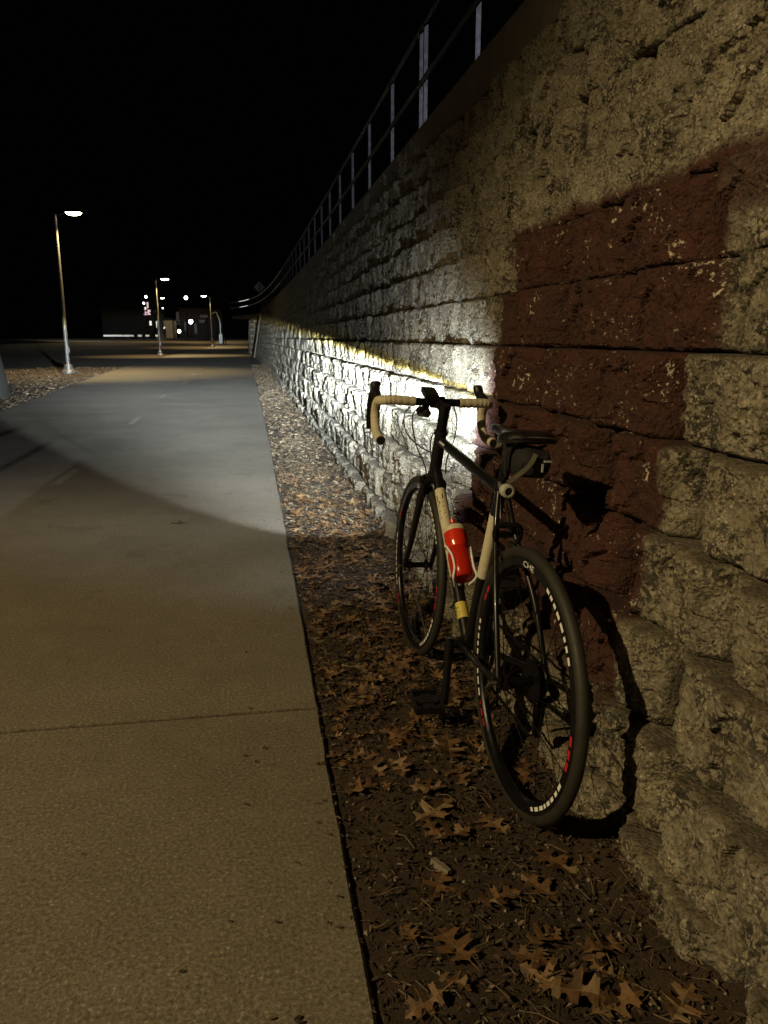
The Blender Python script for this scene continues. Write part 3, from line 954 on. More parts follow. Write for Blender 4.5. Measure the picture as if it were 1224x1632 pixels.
o = put_leaf(x, y, 0.10, 0.1, 2, 'single dark leaf lying alone out on the concrete path')
o.location.z = 0.012

# ================================================================== BICYCLE
# local frame: +x forward, +y to the rider's left, +z up; origin at the rear tyre's contact
BX, BY, HEAD, LEAN = 0.619, 1.697, R(90 + 2.6), R(3.0)
bike = tag(empty('bicycle'), 'black and cream drop bar road bicycle leaning by the stone wall', 'bicycle')
bike.matrix_world = Matrix.Translation((BX, BY, -0.006)) @ Matrix.Rotation(HEAD, 4, 'Z') @ Matrix.Rotation(LEAN, 4, 'X')
RAD = 0.338
WB = 1.032
REAR, FRONT = Vector((0, 0, RAD)), Vector((WB, 0, RAD))
BB = Vector((0.412, 0, 0.272))
SEATC = Vector((0.248, 0, 0.785))
HB, HT = Vector((0.893, 0, 0.705)), Vector((0.846, 0, 0.862))
def pt(a, b, t): return a + (b - a) * t

def decal_arc(mb, r0, r1, a0, a1, yoff, n=3):
    vs = []
    for i in range(n + 1):
        a = a0 + (a1 - a0) * i / n
        vs += [(r0 * math.cos(a), yoff, r0 * math.sin(a)), (r1 * math.cos(a), yoff, r1 * math.sin(a))]
    mb.add(vs, [(2 * i, 2 * i + 1, 2 * i + 3, 2 * i + 2) for i in range(n)])

def wheel(ctr, rear):
    w = empty('wheel', ctr); w.parent = bike
    prof = [(RAD - 0.0148 + 0.0148 * math.cos(a), 0.0148 * math.sin(a)) for a in np.linspace(-2.25, 2.25, 15)]
    MB().lathe(prof, 96, 'Y').build('tyre', M['rubber'], w)
    ro, ri, hw = 0.3135, 0.284, 0.0112
    rim = MB().lathe([(ro, -hw), (ro, hw), (ro - 0.006, hw + .0006), (ri + 0.006, hw), (ri, 0.006), (ri - 0.002, 0), (ri, -0.006), (ri + 0.006, -hw), (ro - 0.006, -hw - .0006)], 96, 'Y', closed=True).build('rim', M['blackmetal'], w)
    # brake track
    # lettering on both sides
    for mat, runs, nm in ((M['white'], ((112, 150), (203, 243), (328, 372)), 'rim_lettering'), (M['red'], ((178, 196), (311, 325), (24, 35)), 'rim_mark')):
        d = MB()
        for sgn in (1, -1):
            yo = sgn * (hw + 0.0012)
            for k0, k1 in runs:
                a = k0
                while a < k1:
                    wd = random.uniform(2.2, 4.2) if mat == M['white'] else 4.4
                    decal_arc(d, 0.2940, 0.3035, R(a), R(min(a + wd, k1)), yo)
                    a += wd + random.uniform(1.3, 2.2)
        if mat == M['white']:
            V, Fc = text2d('CHE', 0.027)
            for sgn in (1, -1):
                n0 = len(d.v)
                vs = [((0.298 + y * .78) * math.cos(R(90) + sgn * x * 1.25 / 0.298), sgn * (hw + .0013), (0.298 + y * .78) * math.sin(R(90) + sgn * x * 1.25 / 0.298)) for x, y, z in V]
                d.add(vs, [f if sgn > 0 else f[::-1] for f in Fc])
        tag(d.build(nm, mat, w, smooth=False), kind='stuff')
    OLD = 0.066 if rear else 0.050
    hub = MB().lathe([(0, -OLD - .006), (0.006, -OLD - .006), (0.006, -OLD), (0.011, -OLD), (0.012, -OLD + .012), (0.022, -OLD + .015), (0.022, -OLD + .019), (0.011, -OLD + .026), (0.011, OLD - .026), (0.022, OLD - .019), (0.022, OLD - .015), (0.012, OLD - .012), (0.011, OLD), (0.006, OLD), (0.006, OLD + .006), (0, OLD + .006)], 20, 'Y').build('hub', M['blackmetal'], w)
    MB().tube([(0, OLD + .004, 0), (0, OLD + .018, 0), (0.012, OLD + .022, -0.02), (0.03, OLD + .016, -0.055)], [.008, .008, .005, .004], 8).build('quick_release', M['steel'], w)
    ns = 24
    sp_me = {}
    for i in range(ns):
        a = 2 * math.pi * i / ns + 0.07
        s = 1 if i % 2 else -1
        off = (0.55 if (i // 2) % 2 else -0.55)
        MB().tube([(0.021 * math.cos(a + off), s * (OLD - .017), 0.021 * math.sin(a + off)), (0.285 * math.cos(a), s * 0.003, 0.285 * math.sin(a))], 0.00125, 5).build('spoke', M['steel'] if (not rear and i == 17) else M['blackmetal'], w)
    return w
wr = wheel(REAR, True)
wf = wheel(FRONT, False)

# frame
fr = MB()
fr.tube([pt(SEATC, HT, 0.0) + Vector((0, 0, -.012)), pt(SEATC, HT, 1) + Vector((-.004, 0, -.030))], [0.0155, 0.0165], 16)
fr.tube([HB, HT], [0.021, 0.0205], 16)
fr.tube([HB + Vector((-.003, 0, 0.010)), HB + Vector((.0, 0, -.002))], 0.024, 16)
fr.tube([HT + Vector((.002, 0, -0.008)), HT + Vector((0, 0, .004))], 0.024, 16)
fr.tube([BB, SEATC + (SEATC - BB).normalized() * 0.02], [0.0165, 0.016], 16)
fr.tube([BB + Vector((0, -.036, 0)), BB + Vector((0, .036, 0))], 0.0215, 18)
fr.tube([SEATC + Vector((-.004, 0, -.006)), SEATC + Vector((.002, 0, .012))], 0.021, 14)
for s in (-1, 1):
    fr.box(REAR + Vector((0.012, s * .064, 0.004)), (0.05, 0.006, 0.034))
fr.build('frame', M['black'], bike)
DT0, DT1 = HB + Vector((-.006, 0, .035)), BB
dt = MB().tube([DT0, pt(DT0, DT1, .5), DT1], 0.0185, 18).build('down_tube', M['black'], bike)
def band(a, b, t0, t1, r, mat, name, parent):
    return MB().tube([pt(a, b, t0), pt(a, b, t1)], r, 18).build(name, mat, parent)
band(DT0, DT1, 0.16, 0.66, 0.0192, M['cream'], 'cream_panel', dt)
band(DT0, DT1, 0.80, 0.88, 0.0191, M['yellow'], 'yellow_sticker', dt)
def on_tube(a, b, t, r, V, ang0, flip=1):
    ax = (b - a).normalized()
    left = Vector((0, 1, 0))
    up = left.cross(ax)
    out = []
    for x, y, z in V:
        c = a + (b - a) * t + ax * x * flip
        th = ang0 + y / r * flip
        out.append(c + (left * math.cos(th) + up * math.sin(th)) * r)
    return out
V, Fc = text2d('ZANN', 0.034)
MB().add(on_tube(DT0, DT1, 0.27, 0.0198, V, R(50)), Fc).build('frame_lettering', M['black'], dt, smooth=False)
g = MB()
for k in range(5):
    g.add(on_tube(DT0, DT1, 0.815 + k * .012, 0.0197, [(-.0015, -.012 + .004 * (k % 2), 0), (.0015, -.012 + .004 * (k % 2), 0), (.0015, .008 - .005 * (k % 3), 0), (-.0015, .008 - .005 * (k % 3), 0)], R(30)), [(0, 1, 2, 3)])
g.build('sticker_print', M['green'], dt, smooth=False)
band(BB, SEATC, 0.46, 0.84, 0.0176, M['cream'], 'seat_tube_panel', bike)
tt0, tt1 = HT + Vector((-.004, 0, -.030)), SEATC + Vector((0, 0, -.012))
g = MB()
for k in range(5):
    g.add(on_tube(tt0, tt1, 0.07 + 0.020 * k, 0.0172, [(-.0042, -.0035, 0), (.0030, -.0035, 0), (.0030, .0035, 0), (-.0042, .0035, 0)], R(20)), [(0, 1, 2, 3)])
g.build('top_tube_lettering', M['white'], bike, smooth=False)
for s in (-1, 1):
    MB().tube(spline([SEATC + Vector((-.012, s * .012, -.012)), SEATC + Vector((-.05, s * .026, -.11)), Vector((0.09, s * .052, 0.52)), REAR + Vector((.004, s * .064, .012))], 6), [.0078] * 19, 10).build('seat_stay', M['black'], bike)
    MB().tube(spline([BB + Vector((-.012, s * .026, 0)), Vector((.30, s * .036, .286)), Vector((.16, s * .058, .315)), REAR + Vector((.012, s * .065, 0))], 6), [.0105] * 7 + [.0095] * 6 + [.008] * 6, 10).build('chain_stay', M['black'], bike)
MB().box(Vector((0.205, 0, 0.665)), (0.02, 0.05, 0.014)).build('brake_bridge', M['black'], bike)
# fork
fk = MB()
fk.tube([HB + Vector((.002, -.034, -.028)), HB + Vector((.004, 0, -.014)), HB + Vector((.002, .034, -.028))], [.014, .018, .014], 10)
for s in (-1, 1):
    fk.tube(spline([HB + Vector((.002, s * .032, -.026)), HB + Vector((.035, s * .041, -.13)), HB + Vector((.082, s * .049, -.27)), FRONT + Vector((.0, s * .052, .0))], 6), list(np.linspace(.0155, .0085, 19)), 12)
    fk.box(FRONT + Vector((0, s * .052, -.004)), (.024, .006, .03))
fk.build('fork', M['black'], bike)
# headset spacers, stem
UP = (HT - HB).normalized()
MB().tube([HT + UP * .004, HT + UP * .058], 0.0175, 14).build('headset_spacer', M['blackmetal'], bike)
BAR = Vector((0.915, 0, 0.957))
ST = HT + UP * 0.078
st = MB().tube([ST - UP * .022, ST + UP * .020], 0.019, 14)
st.tube([ST, BAR], [.0165, .0155], 12)
st.tube([BAR + Vector((0, -.024, 0)), BAR + Vector((0, .024, 0))], .0205, 14)
st.build('stem', M['black'], bike)
# drop bar
HWB = 0.198
def barpts(s):
    B = BAR
    return [B + Vector((0, 0, 0)), B + Vector((0, s * .08, 0)), B + Vector((0, s * .15, .002)), B + Vector((.006, s * .186, .0)), B + Vector((.032, s * HWB, -.004)), B + Vector((.066, s * HWB, -.012)),
            B + Vector((.090, s * HWB, -.042)), B + Vector((.086, s * HWB, -.082)), B + Vector((.052, s * HWB, -.116)), B + Vector((.005, s * (HWB + .002), -.128)), B + Vector((-.042, s * (HWB + .004), -.132))]
MB().tube([BAR + Vector((0, -.085, 0)), BAR + Vector((0, .085, 0))], .0133, 14).build('handlebar', M['blackmetal'], bike)
for s in (1, -1):
    P = spline(barpts(s), 7)
    k0 = next(i for i, p in enumerate(P) if abs(p.y) > 0.072)
    P2 = P[k0:]
    # wrapped tape: gentle ridges along its length
    fine = spline(P2[::2] if len(P2) % 2 else P2[::2] + [P2[-1]], 5)
    rr = [.0162 + .0006 * math.sin(i * 1.05) for i in range(len(fine))]
    tp = MB().tube(fine, rr, 14).build('bar_tape', M['tape'], bike)
    MB().tube([P2[-1] + Vector((.004, 0, 0)), P2[-1] + Vector((-.006, 0, 0))], [.0166, .0135], 14).build('bar_plug', M['blackpl'], tp)
    H0 = BAR + Vector((.060, s * HWB, .0))
    hd = MB().tube(spline([H0 + Vector((-.010, 0, -.006)), H0 + Vector((.030, 0, .012)), H0 + Vector((.062, s * -.003, .024)), H0 + Vector((.080, s * -.006, .048)), H0 + Vector((.084, s * -.006, .056))], 5), [.0150, .0165, .0172, .0175, .0175, .0172, .017, .017, .0168, .0165, .016, .016, .0162, .0165, .0168, .0165, .0162, .0158, .0145, .012, .006], 12, flat=[1.05] * 21).build('brake_hood', M['blackpl'], bike)
    MB().tube(spline([H0 + Vector((.080, s * .004, .018)), H0 + Vector((.084, s * .010, -.03)), H0 + Vector((.070, s * .014, -.075)), H0 + Vector((.048, s * .018, -.108))], 6), [.0085] * 7 + [.0075] * 6 + [.0065] * 6, 8, flat=[1.5] * 19).build('brake_lever', M['blackmetal'], hd)
# brakes
def caliper(p, back):
    m = MB()
    for s in (-1, 1):
        m.tube(spline([p + Vector((0, s * -.006, .004)), p + Vector((0, s * .028, .004)), p + Vector((0, s * .036, -.018)), p + Vector((0, s * .026, -.046))], 5), [.0075] * 16, 8)
        m.box(p + Vector((0, s * .019, -.050)), (.050, .010, .012))
    m.tube([p + Vector((-.016, 0, .004)), p + Vector((.018, 0, .004))], .007, 8)
    return m.build('brake_caliper', M['blackmetal'], bike)
caliper(HB + Vector((.030, 0, -.014)), 1)
caliper(Vector((.178, 0, .690)), -1)
# cables
def cable(pts, r=.0023): MB().tube(spline(pts, 8), r, 6).build('cable', M['blackpl'], bike)
hl = BAR + Vector((.066, .17, .004))
cable([BAR + Vector((.012, .075, -.004)), BAR + Vector((.055, .10, -.05)), BAR + Vector((.06, .088, -.115)), BAR + Vector((.03, .045, -.158)), BAR + Vector((-.02, .012, -.175))])
cable([BAR + Vector((.012, .055, -.012)), BAR + Vector((.06, .07, -.06)), BAR + Vector((.05, .055, -.15)), BAR + Vector((.018, .028, -.22)), HB + Vector((.01, .022, -.012))])
cable([BAR + Vector((.012, -.06, -.004)), BAR + Vector((.03, -.085, -.06)), BAR + Vector((.0, -.07, -.13)), BAR + Vector((-.06, -.03, -.19)), BAR + Vector((-.09, -.02, -.235))])
cable([BAR + Vector((.012, -.055, -.012)), BAR + Vector((.05, -.05, -.06)), BAR + Vector((.045, .0, -.13)), HB + Vector((.042, 0, .03))])
cable([SEATC + Vector((.02, .004, -.016)), SEATC + Vector((-.03, .012, -.03)), SEATC + Vector((-.06, .02, -.07)), Vector((.185, .012, .70))])
# bike computer on the bar and the headlight below it
M1 = Matrix.Rotation(R(-18), 3, 'Y')
cp = MB().box(BAR + Vector((-.006, .030, .030)), (.072, .046, .018), M1).box(BAR + Vector((-.022, .030, .016)), (.02, .03, .03), M1).build('bike_computer', M['blackpl'], bike)
LP = BAR + Vector((.045, .034, -.040))
hb = MB().lathe([(0, -.052), (.010, -.052), (.0135, -.046), (.0150, -.03), (.0155, .01), (.0175, .024), (.0185, .034), (.0172, .036), (.0168, .030)], 20, 'X', LP)
hb.box(LP + Vector((-.018, 0, .020)), (.026, .02, .022))
hb.box(LP + Vector((-.020, 0, .030)), (.022, .030, .010))
hl_o = hb.build('headlight', M['blackpl'], bike)
MB().lathe([(0, .0315), (.0168, .0305)], 20, 'X', LP).build('headlight_lens', M['lens_white'], hl_o)

def headlight_beam():
    d = bpy.data.lights.new('headlight_beam', 'POINT')
    d.energy = 1.0
    d.shadow_soft_size = 0.012
    d.use_nodes = True
    t = d.node_tree
    em = next(n for n in t.nodes if n.type == 'EMISSION')
    w = NT.__new__(NT); w.t = t
    tc = w.n('ShaderNodeTexCoord').outputs['Normal']
    nm = w.n('ShaderNodeVectorMath', operation='NORMALIZE'); w.l(tc, nm.inputs[0])
    sp = w.n('ShaderNodeSeparateXYZ'); w.l(nm.outputs[0], sp.inputs[0])
    z = sp.outputs[2]
    ax = Vector((1, 0.0, -0.10)).normalized()
    dt = w.n('ShaderNodeVectorMath', operation='DOT_PRODUCT'); w.l(nm.outputs[0], dt.inputs[0]); dt.inputs[1].default_value = ax
    c = dt.outputs['Value']
    cone = w.rng(c, math.cos(R(22.9)), math.cos(R(20.6)))
    CUT = 0.022
    cut = w.rng(z, CUT + 0.016, CUT)
    dep = w.math('MAXIMUM', w.math('SUBTRACT', CUT, z), 0.085)
    prof = w.math('POWER', w.math('DIVIDE', 0.085, dep), 3.0)
    main = w.math('MULTIPLY', w.math('MULTIPLY', w.math('MULTIPLY', cone, cut), prof), w.math('MULTIPLY', w.rng(sp.outputs[1], -0.20, 0.0, 0.035, 1.0), w.rng(sp.outputs[1], 0.36, 0.10, 0.16, 1.0)))
    spill = w.math('MULTIPLY', w.rng(c, math.cos(R(62)), math.cos(R(20)), 0, 1), 0.0030)
    spill = w.math('MULTIPLY', spill, w.rng(z, 0.55, 0.0, 0.0, 1.0))
    spill = w.math('MULTIPLY', spill, w.rng(z, -0.52, -0.22, 0.18, 1.0))
    tot = w.math('ADD', main, spill)
    w.l(w.math('MULTIPLY', tot, HEADLIGHT), em.inputs['Strength'])
    col = w.mix(w.math('MULTIPLY', w.rng(z, CUT - 0.004, CUT + 0.010), w.rng(z, CUT + 0.04, CUT + 0.022)), (0.82, 0.92, 1.0), (1.0, 0.92, 0.38))
    w.l(col, em.inputs['Color'])
    o = bpy.data.objects.new('headlight_beam', d)
    COL.objects.link(o)
    o.parent = bike
    o.location = LP + Vector((.045, 0, 0))
    o.rotation_euler = (-LEAN, 0, 0)
    return o
HEADLIGHT = 86000.0
headlight_beam()

# saddle
SZ = 0.948
secs = []
for f, wd, zt, th in ((.048, .030, .002, .020), (.058, .052, .006, .030), (.080, .069, .008, .036), (.110, .073, .006, .034), (.145, .064, .002, .030), (.18, .048, -.002, .026), (.22, .033, -.003, .024), (.26, .025, -.002, .024), (.30, .021, 0, .024), (.322, .017, -.002, .022), (.332, .009, -.008, .012)):
    s = []
    for k in range(18):
        a = 2 * math.pi * k / 18
        cy, sz = math.cos(a), math.sin(a)
        z = SZ + zt - th * .45 + th * .45 * (abs(sz) ** .7 if sz > 0 else -abs(sz) ** .6 * 1.1)
        z -= .010 * (cy ** 4) * (wd / .07)
        s.append((f, wd * (abs(cy) ** .8) * (1 if cy > 0 else -1), z))
    secs.append(s)
sd = MB().loft(secs).build('saddle', M['saddle'], bike)
for s in (-1, 1):
    MB().tube(spline([(.30, s * .012, SZ - .022), (.24, s * .020, SZ - .046), (.15, s * .022, SZ - .048), (.08, s * .040, SZ - .028)], 6), .0035, 8).build('saddle_rail', M['steel'], sd)
    # pale piping on the saddle's rear edge
MB().tube(spline([(.060, .062, SZ - .010), (.047, .03, SZ - .006), (.044, 0, SZ - .005), (.047, -.03, SZ - .006), (.060, -.062, SZ - .010)], 6), .0022, 6).build('rear_trim', M['steel'], sd)
# seat post
PO = (SEATC - BB).normalized()
sp_ = MB().tube([SEATC, SEATC + PO * .135], .0137, 14)
sp_.box(SEATC + PO * .135 + Vector((0, 0, .006)), (.045, .05, .016))
sp_.build('seat_post', M['blackmetal'], bike)
# saddle bag
secs = []
for f, hw, z0, z1 in ((.034, .026, .868, .893), (.040, .038, .852, .904), (.06, .046, .842, .913), (.10, .047, .840, .916), (.14, .042, .848, .916), (.18, .034, .860, .914), (.20, .024, .870, .908)):
    s = []
    for k in range(24):
        a = 2 * math.pi * k / 24
        c_, s_ = math.cos(a), math.sin(a)
        y = hw * (abs(c_) ** .72) * (1 if c_ > 0 else -1)
        z = (z0 + z1) / 2 + (z1 - z0) / 2 * (abs(s_) ** .72) * (1 if s_ > 0 else -1)
        b = .008 * mnoise.noise((f * 30, y * 30, z * 30)) + .004 * mnoise.noise((f * 80, y * 80, z * 80))
        s.append((f - b, y * (1 + b * 6), z + b))
    secs.append(s)
bag = MB().loft(secs).build('saddle_bag', M['fabric'], bike)
def ribbon(pts, w, th, mat, name, parent, nrm=(1, 0, 0)):
    P = spline(pts, 5); m = MB(); secs = []
    N = Vector(nrm)
    for i, p in enumerate(P):
        T = (P[min(i + 1, len(P) - 1)] - P[max(i - 1, 0)]).normalized()
        S = T.cross(N).normalized()
        Q = S.cross(T).normalized()
        secs.append([p + S * w / 2 + Q * th / 2, p - S * w / 2 + Q * th / 2, p - S * w / 2 - Q * th / 2, p + S * w / 2 - Q * th / 2])
    m.loft(secs); return m.build(name, mat, parent, smooth=False)
ribbon([(.030, .008, .905), (.024, .018, .888), (.024, .034, .868), (.034, .050, .850), (.06, .060, .830)], .011, .003, M['strap'], 'strap', bag, (-1, .4, .1))
ribbon([(.09, .040, .920), (.09, .056, .90), (.09, .059, .87), (.095, .054, .842)], .016, .003, M['fabric'], 'strap', bag, (0, 1, 0))
ribbon([(.20, .030, .905), (.235, .03, .895), (.25, .012, .89)], .012, .003, M['strap'], 'strap', bag, (0, 1, .3))
MB().box((.028, -.024, .888), (.006, .018, .004)).box((.028, -.012, .872), (.004, .004, .02)).build('buckle', M['greyring'], bag)
# tail light on the seat post
TL = SEATC + Vector((-.050, .003, -.002))
tl = MB().lathe([(0, .020), (.016, .020), (.0185, .012), (.0185, -.006), (.016, -.010), (.011, -.011), (.0105, -.006), (0, -.006)], 20, 'X', TL).build('tail_light', M['greyring'], bike)
MB().lathe([(0, -.0075), (.0102, -.0075)], 18, 'X', TL).build('tail_lens', M['blackpl'], tl)
MB().box(TL + Vector((.028, 0, 0)), (.022, .02, .012)).build('tail_bracket', M['blackpl'], tl)

# drivetrain
def ring(r0, r1, y, th, teeth=0):
    n = max(48, teeth * 4)
    m = MB(); secs = []
    for i in range(n):
        a = 2 * math.pi * i / n
        ro = r1 + (0.0025 if teeth and (i % 4 in (1, 2)) else 0)
        secs.append([(r0 * math.cos(a), y - th / 2, r0 * math.sin(a)), (ro * math.cos(a), y - th / 2, ro * math.sin(a)), (ro * math.cos(a), y + th / 2, ro * math.sin(a)), (r0 * math.cos(a), y + th / 2, r0 * math.sin(a))])
    secs.append(secs[0])
    m.loft(secs, caps=False)
    return m
def shift(m, v): m.v = [(p[0] + v[0], p[1] + v[1], p[2] + v[2]) for p in m.v]; return m
CR = shift(ring(.078, .0965, -.046, .004, 48), BB)
t2 = shift(ring(.060, .076, -.040, .004, 36), BB); CR.add(t2.v, t2.f)
for k in range(5):
    a = 2 * math.pi * k / 5 + .3
    CR.tube([BB + Vector((0, -.045, 0)), BB + Vector((.082 * math.cos(a), -.046, .082 * math.sin(a)))], [.013, .007], 8)
CR.build('chainring', M['blackmetal'], bike)
CA = MB()
for k in range(8):
    q = shift(ring(.014, .026 + .0042 * k, -.052 + .0042 * k, .0018, 14 + 2 * k), REAR); CA.add(q.v, q.f)
CA.build('cassette', M['blackmetal'], bike)
JX = REAR + Vector((.012, -.062, -.075)); JY = REAR + Vector((.028, -.062, -.150))
der = MB()
for p, r in ((JX, .017), (JY, .018)): q = shift(ring(.004, r, 0, .006, 11), p); der.add(q.v, q.f)
der.tube([JX + Vector((0, .006, 0)), JY + Vector((0, .006, 0))], .007, 8)
der.tube([JX + Vector((0, -.007, 0)), JY + Vector((0, -.007, 0))], .009, 8)
der.tube(spline([REAR + Vector((.004, -.070, -.012)), REAR + Vector((-.012, -.088, -.035)), JX + Vector((.004, -.018, .01))], 5), [.012] * 5 + [.011] * 6, 8)
der.build('rear_derailleur', M['blackmetal'], bike)
ca = lambda c, r, a, y: c + Vector((r * math.cos(a), y, r * math.sin(a)))
chp = [ca(REAR, .042, R(95), -.046), ca(BB, .099, R(95), -.046)] + [ca(BB, .099, R(a), -.046) for a in range(80, -91, -12)] + [JY + Vector((.004, .016, -.018)), JY + Vector((-.016, 0.012, -.006)), JX + Vector((.016, .01, .0)), ca(REAR, .042, R(215), -.046)] + [ca(REAR, .042, R(a), -.046) for a in (190, 165, 140, 115, 95)]
MB().tube(chp, .0042, 6).build('chain', M['blackmetal'], bike)
cable([Vector((.02, -.066, .345)), REAR + Vector((-.045, -.085, .015)), REAR + Vector((-.075, -.10, -.03)), REAR + Vector((-.05, -.10, -.065)), REAR + Vector((-.012, -.088, -.04))])
CA_ANG = R(-101)
for s in (1, -1):
    ang = CA_ANG if s > 0 else CA_ANG + math.pi
    dv = Vector((math.cos(ang), 0, math.sin(ang)))
    a0 = BB + Vector((0, s * .060, 0)); a1 = a0 + dv * .170 + Vector((0, s * .012, 0))
    cr = MB().tube([a0 - dv * .018, a0, pt(a0, a1, .5), a1, a1 + dv * .013], [.013, .0155, .0115, .0115, .009], 12).tube([a0, BB + Vector((0, s * .03, 0))], .014, 12).build('crank_arm', M['blackmetal'], bike)
    pd = MB()
    c = a1 + Vector((0, s * .056, 0))
    Mr = Matrix.Rotation(R(-14), 3, 'Y')
    pd.tube([a1, a1 + Vector((0, s * .098, 0))], .0075, 10)
    for dx in (-.040, .040): pd.box(c + Mr @ Vector((dx, 0, 0)), (.010, .088, .024), Mr)
    for dy in (-.042, .042): pd.box(c + Mr @ Vector((0, dy, 0)), (.072, .008, .020), Mr)
    pd.box(c, (.030, .06, .018), Mr)
    for dx in (-.022, .022): pd.box(c + Mr @ Vector((dx, 0, 0)), (.012, .03, .012), Mr)
    for dx in (-.040, .040):
        for dy in (-.03, 0, .03): pd.box(c + Mr @ Vector((dx, dy, .014)), (.004, .004, .006), Mr)
    pd.build('pedal', M['blackpl'], cr)
# bottle cage
AXD = (DT0 - DT1).normalized()
NRM = Vector((-AXD.z, 0, AXD.x))
CG = BB + AXD * 0.185 + NRM * 0.064
def cgp(h, ang, r=.0395):  # ang 0 = away from the tube
    return CG + AXD * h + (NRM * math.cos(ang) + Vector((0, 1, 0)) * math.sin(ang)) * r
cg = MB()
for s in (1, -1):
    cg.tube(spline([cgp(.12, s * 3.0), cgp(.125, s * 2.3), cgp(.118, s * 1.5), cgp(.075, s * .95), cgp(.03, s * .9), cgp(.0, s * 1.2), cgp(-.006, s * 2.6)], 6), .0036, 8)
cg.tube([cgp(.0, math.pi), cgp(.13, math.pi)], .005, 8)
cg.build('bottle_cage', M['white'], bike)

# the bottle sits in the cage: a thing of its own
bt = tag(empty('water_bottle'), 'translucent red water bottle with a pale cap held on the bicycle down tube', 'bottle')
Zb = AXD; Xb = NRM; Yb = Zb.cross(Xb)
Lm = Matrix(((Xb.x, Yb.x, Zb.x, CG.x), (Xb.y, Yb.y, Zb.y, CG.y), (Xb.z, Yb.z, Zb.z, CG.z), (0, 0, 0, 1)))
bt.matrix_world = bike.matrix_world @ Lm
MB().lathe([(0, .002), (.030, .002), (.0355, .010), (.0362, .04), (.0362, .082), (.0345, .094), (.0325, .100), (.0322, .108)], 36).build('body', M['bottle_clear'], bt)
MB().lathe([(.0322, .108), (.0328, .114), (.0355, .122), (.0364, .130), (.0364, .164)], 36).build('upper_body', M['bottle_red'], bt)
MB().lathe([(.0364, .164), (.0375, .166), (.0372, .178), (.033, .184), (.020, .188), (0, .188)], 36).build('cap', M['cap'], bt)
MB().lathe([(.014, .188), (.0125, .196), (.0075, .200), (.0070, .208), (.0088, .211), (.0085, .217), (.004, .219), (0, .219)], 18).build('nozzle', M['bottle_red'], bt)

# ================================================================== FAR BACKGROUND
def at_y(px, py, y):
    cp, sp_, cy, sy = math.cos(PITCH), math.sin(PITCH), math.cos(YAW), math.sin(YAW)
    r = Vector((cy, -sy, 0)); fh = Vector((sy, cy, 0)); u = Vector((0, 0, 1))
    d = r * ((px - 612) / F_PX) - (u * cp + fh * sp_) * ((py - 816) / F_PX) + (fh * cp - u * sp_)
    return Vector((0, 0, CAM_H)) + d * (y / d.y)
# side road crossing beyond the verge with a low barrier
mb = MB().add([(-70, 86, terr(88) - .04), (-4.2, 84, terr(84) - .028), (-4.2, 90, terr(90) - .028), (-70, 93, terr(93) - .04)], [(0, 1, 2, 3)])
tag(mb.build('road', M['asphalt'], smooth=False), kind='structure')
spot('road_light', (-16, 92, 7.5), (-15, 88, 0), 800, (1, .86, .55), 120, .5, .2)
bar = tag(empty('road_barrier', (-24, 100, terr(100))), 'low white barrier rail in broken lengths beside the far side road', 'barrier')
for a, b in ((165, 196), (197, 213), (220, 226), (232, 238), (248, 252)):
    p, q = at_y(a, 535.5, 100), at_y(b, 534.5, 100)
    c = (p + q) / 2
    MB().box(c - Vector((-24, 100, terr(100))), ((q - p).x, .12, .22)).build('rail_board', M['whitewall'], bar, smooth=False)
    MB().box(Vector((c.x + 24, .1, (c.z - terr(100)) / 2)), (.14, .1, c.z - terr(100))).build('barrier_post', M['blackmetal'], bar, smooth=False)
spot('barrier_light', (-19, 95, 6.0), (-18.6, 100, 1.2), 1500, (.95, .93, .9), 110, .6, .2)

def building(name, x0, x1, y0, y1, h, label, wallm, wins, roof=.5):
    z0 = terr(y0)
    root = tag(empty(name, ((x0 + x1) / 2, y0, z0 - .1)), label, 'building')
    W, D = x1 - x0, y1 - y0
    MB().box((0, D / 2, h / 2), (W, D, h)).build('wall', wallm, root, smooth=False)
    m = MB().loft([[(-W / 2 - .3, -.3, h), (W / 2 + .3, -.3, h), (W / 2 + .3, D + .3, h), (-W / 2 - .3, D + .3, h)], [(-W / 2 + .8, 1.2, h + roof), (W / 2 - .8, 1.2, h + roof), (W / 2 - .8, D - 1.2, h + roof), (-W / 2 + .8, D - 1.2, h + roof)]])
    m.build('roof', M['roofing'], root, smooth=False)
    for (px, py, w, hh, mat) in wins:
        p = at_y(px, py, y0 - .02) - root.location
        f = MB().box((p.x, -.02, p.z), (w + .14, .06, hh + .14)).build('window', M['roofing'], root, smooth=False)
        MB().box((p.x, -.06, p.z), (w, .02, hh)).build('pane', M[mat], f, smooth=False)
    return root
building('storefront', -26.5, -16.9, 150, 160, 9.2, 'dark building with pink lit signs and small bright windows, left of the second lamp', M['far_wall'],
         [(235, 486, .35, 1.0, 'lens_pink'), (232.5, 491, .5, .35, 'glow_warm'), (231, 493, .4, .3, 'lens_pink'), (237.5, 495.5, .5, .4, 'lens_pink'), (234.5, 498, .8, .3, 'lens_pink'), (232.5, 501, .7, .25, 'lens_pink'), (238, 500.5, .4, .3, 'lens_pink'), (247, 496.5, .3, .5, 'win_dim'), (240, 515, .4, .8, 'glow_warm'), (236.5, 516, .25, .5, 'win_dim'),
          (250, 515, .3, .7, 'glow_warm'), (251, 520, .4, .5, 'glow_warm'), (258.5, 517, 1.0, .18, 'win_dim'), (259, 503, .5, .2, 'win_dim')])
building('ochre_house', -15.6, -13.2, 140, 147, 3.1, 'small ochre sided house dimly lit beside a tree trunk', M['ochre'], [])
